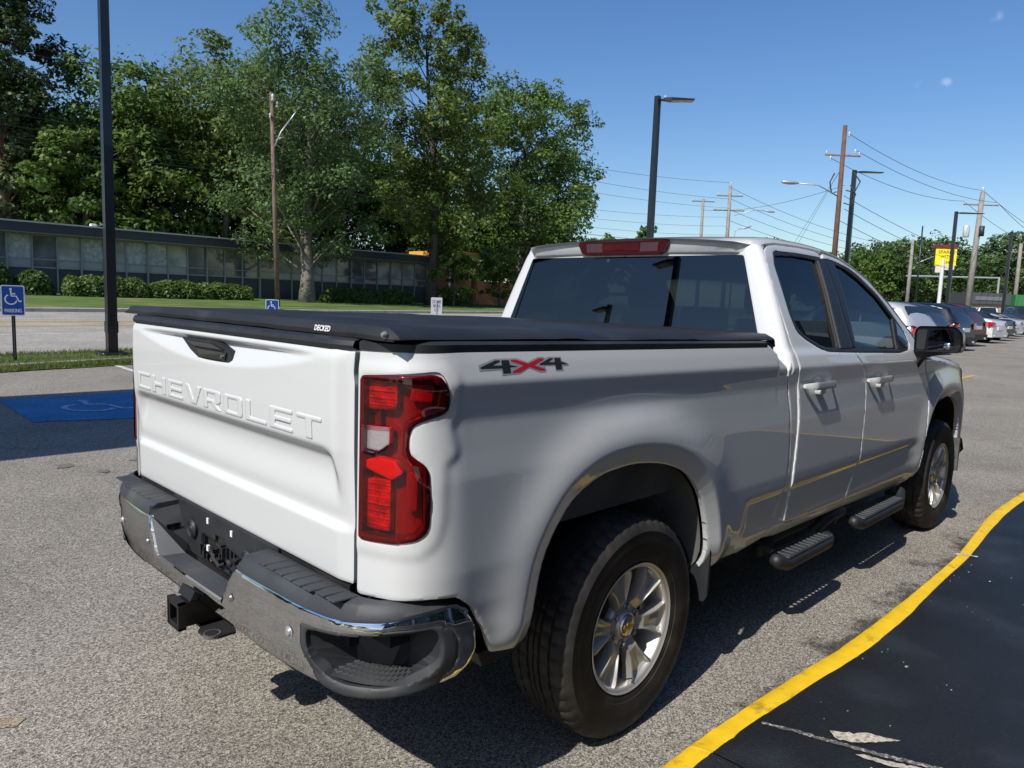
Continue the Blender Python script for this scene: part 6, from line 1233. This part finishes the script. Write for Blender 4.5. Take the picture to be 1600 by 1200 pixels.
# hedges and shrubs before the office building
def shrub(name, label, x0, x1, y, d, H, m, n, seed, dome=False, grp='clipped hedges in front of the low building', leaf=.16):
    rng = np.random.default_rng(seed); z0 = h1((x0+x1)/2, y)-.02; r = empty(name, ((x0+x1)/2, y, z0), 0, label, 'hedge' if not dome else 'shrub', grp); w = (x1-x0)/2
    u = rng.uniform(-1, 1, n); a = rng.uniform(0, PI, n); rad = rng.uniform(.75, 1.03, n)
    prof = (1+.05*np.sin(u*w*2.6+seed)+.05*np.sin(u*w*6.1))*np.clip((1-np.abs(u)**14), .15, 1)**.5 if not dome else np.sqrt(np.clip(1-u*u, .02, 1))
    px = u*w; py = np.cos(a)*d*rad*prof; pz = np.maximum(np.sin(a), .02)**.6*H*rad*prof; C_ = np.stack([px, py, pz], 1); N_ = np.stack([u*.2, np.cos(a), np.sin(a)+.2], 1)
    obj('foliage', leaf_mesh('foliage', C_, N_, leaf, m, rng), r)
    q = MB(); k = 0
    for xx in np.arange(-w*.85, w*.86, .6): q.tube([(xx, 0, 0), (xx+rng.normal(0, .1), rng.normal(0, .1), H*.6)], [.03, .012], 5); 
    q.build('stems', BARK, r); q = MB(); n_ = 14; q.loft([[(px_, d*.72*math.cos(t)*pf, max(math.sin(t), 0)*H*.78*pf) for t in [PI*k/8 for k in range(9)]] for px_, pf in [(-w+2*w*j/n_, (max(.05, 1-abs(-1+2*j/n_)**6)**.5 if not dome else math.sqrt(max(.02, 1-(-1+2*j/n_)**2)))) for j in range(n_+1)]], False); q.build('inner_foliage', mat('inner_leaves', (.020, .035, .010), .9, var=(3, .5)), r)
    return r
HL = [(12.6, 17.4, 'left long hedge segment'), (17.6, 19.3, 'short hedge piece left of the wooden utility pole'), (19.6, 21.6, 'hedge piece between the utility pole and the flared pale trunk')]
shrub('hedge', 'light green hedge right of the tall light pole, before the office windows', 8.3, 12.25, 38.6, .75, 1.15, L['hedge'], 6200, 1); shrub('hedge', 'light green hedge left of the wooden utility pole', 12.26, 15.6, 38.6, .75, 1.05, L['hedge'], 4600, 2)
shrub('hedge', 'hedge just right of the wooden utility pole', 15.5, 18.0, 38.8, .7, 1.0, L['hedge'], 3600, 3); shrub('hedge', 'dark hedge right of the flared pale trunk', 22.8, 30.0, 38.9, .8, 1.05, L['mid'], 7000, 4); shrub('hedge', 'dark hedge right of the tallest tree', 31.8, 35.0, 38.8, .8, 1.2, L['mid'], 3600, 5)
for i, (x, R_, H, lb) in enumerate(((.3, 1.3, 1.9, 'dark shrub behind the PARKING sign'), (2.8, 1.2, 1.6, 'dark shrub between the PARKING sign and the light pole'), (5.2, 1.3, 1.9, 'leggy dark shrub left of the tall light pole'), (7.2, .9, 1.3, 'small dark shrub behind the tall light pole'))):
    shrub('shrub', lb, x-R_, x+R_, 39.2, 1.0, H, L['dark'], 2400, 20+i, True, 'dark shrubs at the left windows', .2)
# ================================================================== cars
def make_car(kind, paint, label, x, y, yaw, sc_=1.0, group='cars parked in a row at the right', cat='car', name='parked_car', roofm=None, trim=None):
    S = {'suv': dict(L=4.75, w=.95, h=1.70, st=[(-.0,.78,.78,.86),(.06,1.02,1.02,.93),(.22,1.28,1.03,.97),(.45,1.55,1.03,.99),(.75,1.66,1.03,1),(1.4,1.70,1.02,1),(2.2,1.69,1.01,1),(2.75,1.60,1.0,1),(3.2,1.30,.99,1),(3.45,1.06,.98,.99),(4.1,1.0,.96,.98),(4.55,.88,.86,.93),(4.75,.62,.62,.80)], win=[(.62,1.50),(1.56,2.36),(2.42,3.05)]),
         'sedan': dict(L=4.85, w=.93, h=1.45, st=[(-.0,.78,.78,.84),(.06,.98,.98,.92),(.30,1.06,1.0,.96),(.70,1.09,.97,.985),(1.15,1.27,.95,1),(1.65,1.41,.94,1),(2.3,1.45,.93,1),(2.8,1.38,.92,1),(3.3,1.14,.91,1),(3.6,.99,.90,.99),(4.2,.92,.88,.97),(4.65,.78,.76,.92),(4.85,.56,.56,.78)], win=[(1.12,1.62),(1.68,2.40),(2.46,3.15)]),
         'truck': dict(L=5.7, w=1.0, h=1.88, st=[(-.0,.85,.85,.95),(.04,1.30,1.30,.98),(1.0,1.32,1.31,1),(1.95,1.33,1.31,1),(2.02,1.55,1.30,1),(2.15,1.84,1.28,1),(3.0,1.88,1.27,1),(3.6,1.80,1.25,1),(4.1,1.40,1.24,1),(4.3,1.25,1.22,1),(5.2,1.15,1.13,.97),(5.6,1.0,.98,.92),(5.7,.7,.7,.85)], win=[(2.20,2.90),(2.96,3.75)])}[kind]
    r = empty(name, (x, y, h1(x, y)), yaw, label, cat, group); r.scale = (sc_,)*3; w = S['w']; st = S['st']
    def sec(x, top, belt, k, off=0):
        W_ = w*k; g = top-belt
        lo = [(W_*.80, .30), (W_*.93, .27), (W_*.985, .42), (W_*1.0+off, .62), (W_*.985+off, belt-.12), (W_*.95+off, belt)]
        if g > .12: up = [(W_*.93+off, belt+.02), (W_*.93-.30*g*.95+off, top-.08), (W_*.90-.36*g, top-.02), (W_*.5, top+.01), (0, top+.02)]
        else: up = [(W_*.93, belt+g*.4+.005), (W_*.88, belt+g*.7+.01), (W_*.78, top+.01), (W_*.5, top+.02), (0, top+.025)]
        return lo+up
    rings = []
    for s in st: a = sec(*s); rings.append([(s[0], -p[0], p[1]) for p in a]+[(s[0], p[0], p[1]) for p in a[-2::-1]])
    q = MB(); q.loft(rings, False); nn = len(rings[0]); q.add(rings[0], [tuple(range(nn))]); q.add(rings[-1], [tuple(range(nn))]); q.build('body', paint, r, math.radians(40))
    def ip(x): return [float(np.interp(x, [s[0] for s in st], [s[j] for s in st])) for j in (1, 2, 3)]
    for sg in (1, -1):
        for a, b in S['win']:
            q = MB(); rr = []
            for t in np.linspace(a, b, 5):
                top, belt, k = ip(t); A = sec(t, top, belt, k, .006); p0, p1 = A[6], A[7]; lo, hi = .08, .92
                if top-belt < .16: continue
                rr.append([(t, -(p0[0]+(p1[0]-p0[0])*f)*sg, p0[1]+(p1[1]-p0[1])*f) for f in (lo, hi)])
            if len(rr) > 1: q.loft(rr, False); q.build('side_window', CARGL, r)
        q = MB(); rr = []
        for t in np.linspace(S['win'][0][0]-.05, S['win'][-1][1]+.05, 9):
            top, belt, k = ip(t); A = sec(t, top, belt, k, .010); p0, p1 = A[6], A[7]; rr.append([(t, -(p0[0]+(p1[0]-p0[0])*f)*sg, p0[1]+(p1[1]-p0[1])*f) for f in (.96, 1.02)])
        q.loft(rr, False); q.build('window_trim', trim or GALV, r)
    def deck(nm, i0, i1, m, wd=.86, lift=.012):
        q = MB(); rr = []
        for i in (i0, i1):
            s = st[i]; A = sec(*s); Wt = A[-3][0]*wd if s[1]-s[2] > .12 else w*s[3]*.72; rr.append([(s[0]+(.03 if i == i0 else -.03)*1, yy, s[1]+.02+lift-.0*abs(yy)) for yy in (-Wt, -Wt*.5, 0, Wt*.5, Wt)])
        q.loft(rr, False); q.build(nm, m, r)
    if kind == 'suv': deck('rear_window', 2, 3, CARGL); deck('windshield', 7, 9, CARGL)
    elif kind == 'sedan': deck('rear_window', 3, 5, CARGL); deck('windshield', 7, 9, CARGL)
    else: deck('windshield', 7, 9, CARGL); q = MB(); q.box(2.03, 2.05, -.75, .75, 1.36, 1.72); q.build('rear_window', CARGL, r)
    for sg in (1, -1):
        q = MB(); zt = .98 if kind != 'truck' else 1.15
        if kind == 'suv': pl_ = [(-.02,.55,.80),(-.01,.86,.80),(.20,.945,.86),(.34,.955,.95),(.20,.93,1.02),(.02,.84,1.03),(.0,.60,1.0)]
        elif kind == 'sedan': pl_ = [(-.02,.50,.84),(-.01,.82,.78),(.12,.90,.70),(.20,.93,.84),(.42,.935,.93),(.10,.88,.96),(.0,.60,.93)]
        else: pl_ = [(-.02,.78,.80),(-.01,.96,.80),(.10,1.0,.85),(.10,1.0,1.15),(.02,.96,1.2),(-.01,.80,1.2)]
        A_ = [(a-.012, b*sg*1.012, c) for a, b, c in pl_]; q.add(A_, [tuple(range(len(A_)))]); q.add([(a+.03, b*.97, c) for a, b, c in A_], [tuple(range(len(A_)))]); q.build('tail_light', CARTL, r)
    q = MB(); q.box(-.035, .02, -.26, .26, .70 if kind == 'suv' else .60, .84 if kind == 'suv' else .74); q.build('licence_plate', SIGNW, r)
    q = MB(); q.loft([[(x_, y_*w, z_) for y_, z_ in ((-.9,.28),(.9,.28),(.93,.50),(-.93,.50))] for x_ in (-.03, .25)], True, True); bp_ = q.build('rear_bumper', BLACKPL if kind != 'sedan' else paint, r)
    for sg in (1, -1): q = MB(); q.lathe([(.035, -.05), (.045, -.05), (.045, .05)], 'x', (-.03, sg*w*.62, .33), 10); q.build('exhaust_tip', GALV, r)
    for wx in ((.95, S['L']-.95) if kind != 'truck' else (1.15, S['L']-.95)):
        for sg in (1, -1):
            q = MB(); R0 = .34 if kind != 'truck' else .39; q.lathe([(R0*.62, .0), (R0*.66, .02), (R0*.9, .02), (R0, -.03), (R0, -.18), (R0*.6, -.2)], 'y', (0, 0, 0), 24); e = q.build('tyre', TYREM, r, SM, loc=(wx, sg*w*.955, R0), rot=(0, 0, 0 if sg > 0 else PI))
            q = MB(); q.lathe([(0, .0), (R0*.15, .0), (R0*.18, -.03)], 'y', (0, 0, 0), 12); q.lathe([(R0*.56, -.06), (R0*.64, .01)], 'y', (0, 0, 0), 24)
            for k in range(7): a = k*2*PI/7; q.tube([(0, -.02, 0), (R0*.6*math.cos(a), 0, R0*.6*math.sin(a))], R0*.08, 5)
            q.build('rim', ALU, e, False)
            q = MB(); q.lathe([(0, 0), (R0*1.13, 0), (R0*1.13, -.1)], 'y', (wx, sg*w*.94, R0*1.02), 24); q.build('wheel_arch', DARKM, r)
    return r
CARGL = mat('car_glass', (.015, .02, .024), .04, spec=.9); CARTL = mat('car_tail_light', (.42, .012, .025), .12, coat=1)
def paint(n, c, met=.4): return mat(n, c, .32, metal=met, coat=1)
CW = paint('car_white', (.78, .78, .77), 0); CB = paint('car_black', (.012, .013, .016), .2); CG = paint('car_graphite', (.06, .065, .075), .6); CS = paint('car_silver', (.62, .63, .64), .4); CR = paint('car_dark_red', (.11, .008, .016), .4)
YW = 1.42
row = [('suv', CS, 21.4, 3.95, 'silver sport utility car with chrome window lines, nearest in the row'), ('suv', CG, 24.6, 4.4, 'dark grey sport utility car left of the black one in the row'), ('suv', CB, 28.2, 4.5, 'black sport utility car just right of the door mirror'), ('suv', CR, 32.3, 5.0, 'dark red sport utility car between the black one and the white saloon'), ('sedan', CW, 36.6, 5.1, 'white saloon car with slanted red tail light, right of the dark red car'), ('sedan', CB, 41.3, 5.6, 'black saloon car right of the white saloon'), ('sedan', CW, 46.4, 6.2, 'white saloon car at the right edge of the picture'), ('sedan', CS, 51.5, 6.8, 'silver saloon at the right edge, farthest in the row')]
for kd, pm_, x, y, lb in row: make_car(kd, pm_, lb, x, y, YW)
for kd, pm_, x, y, yw, lb in [('truck', CG, 62, 9.8, -2.6, 'dark pickup facing the lot behind the saloons at the right edge'), ('truck', CW, 84, 15.6, -2.9, 'white pickup in the far row behind the saloons'), ('sedan', CW, 92, 13.5, -2.7, 'white car right of the far white pickup'), ('suv', CW, 78, 18.9, -2.8, 'white car in the far row left of the white pole'), ('sedan', CW, 70, 20.5, -2.9, 'white car in the far row above the silver car roof'), ('truck', CW, 73, 23.5, -2.9, 'white pickup parked far away below the brown brick house')]:
    make_car(kd, pm_, lb, x, y, yw, 1.0, 'vehicles in the far rows')
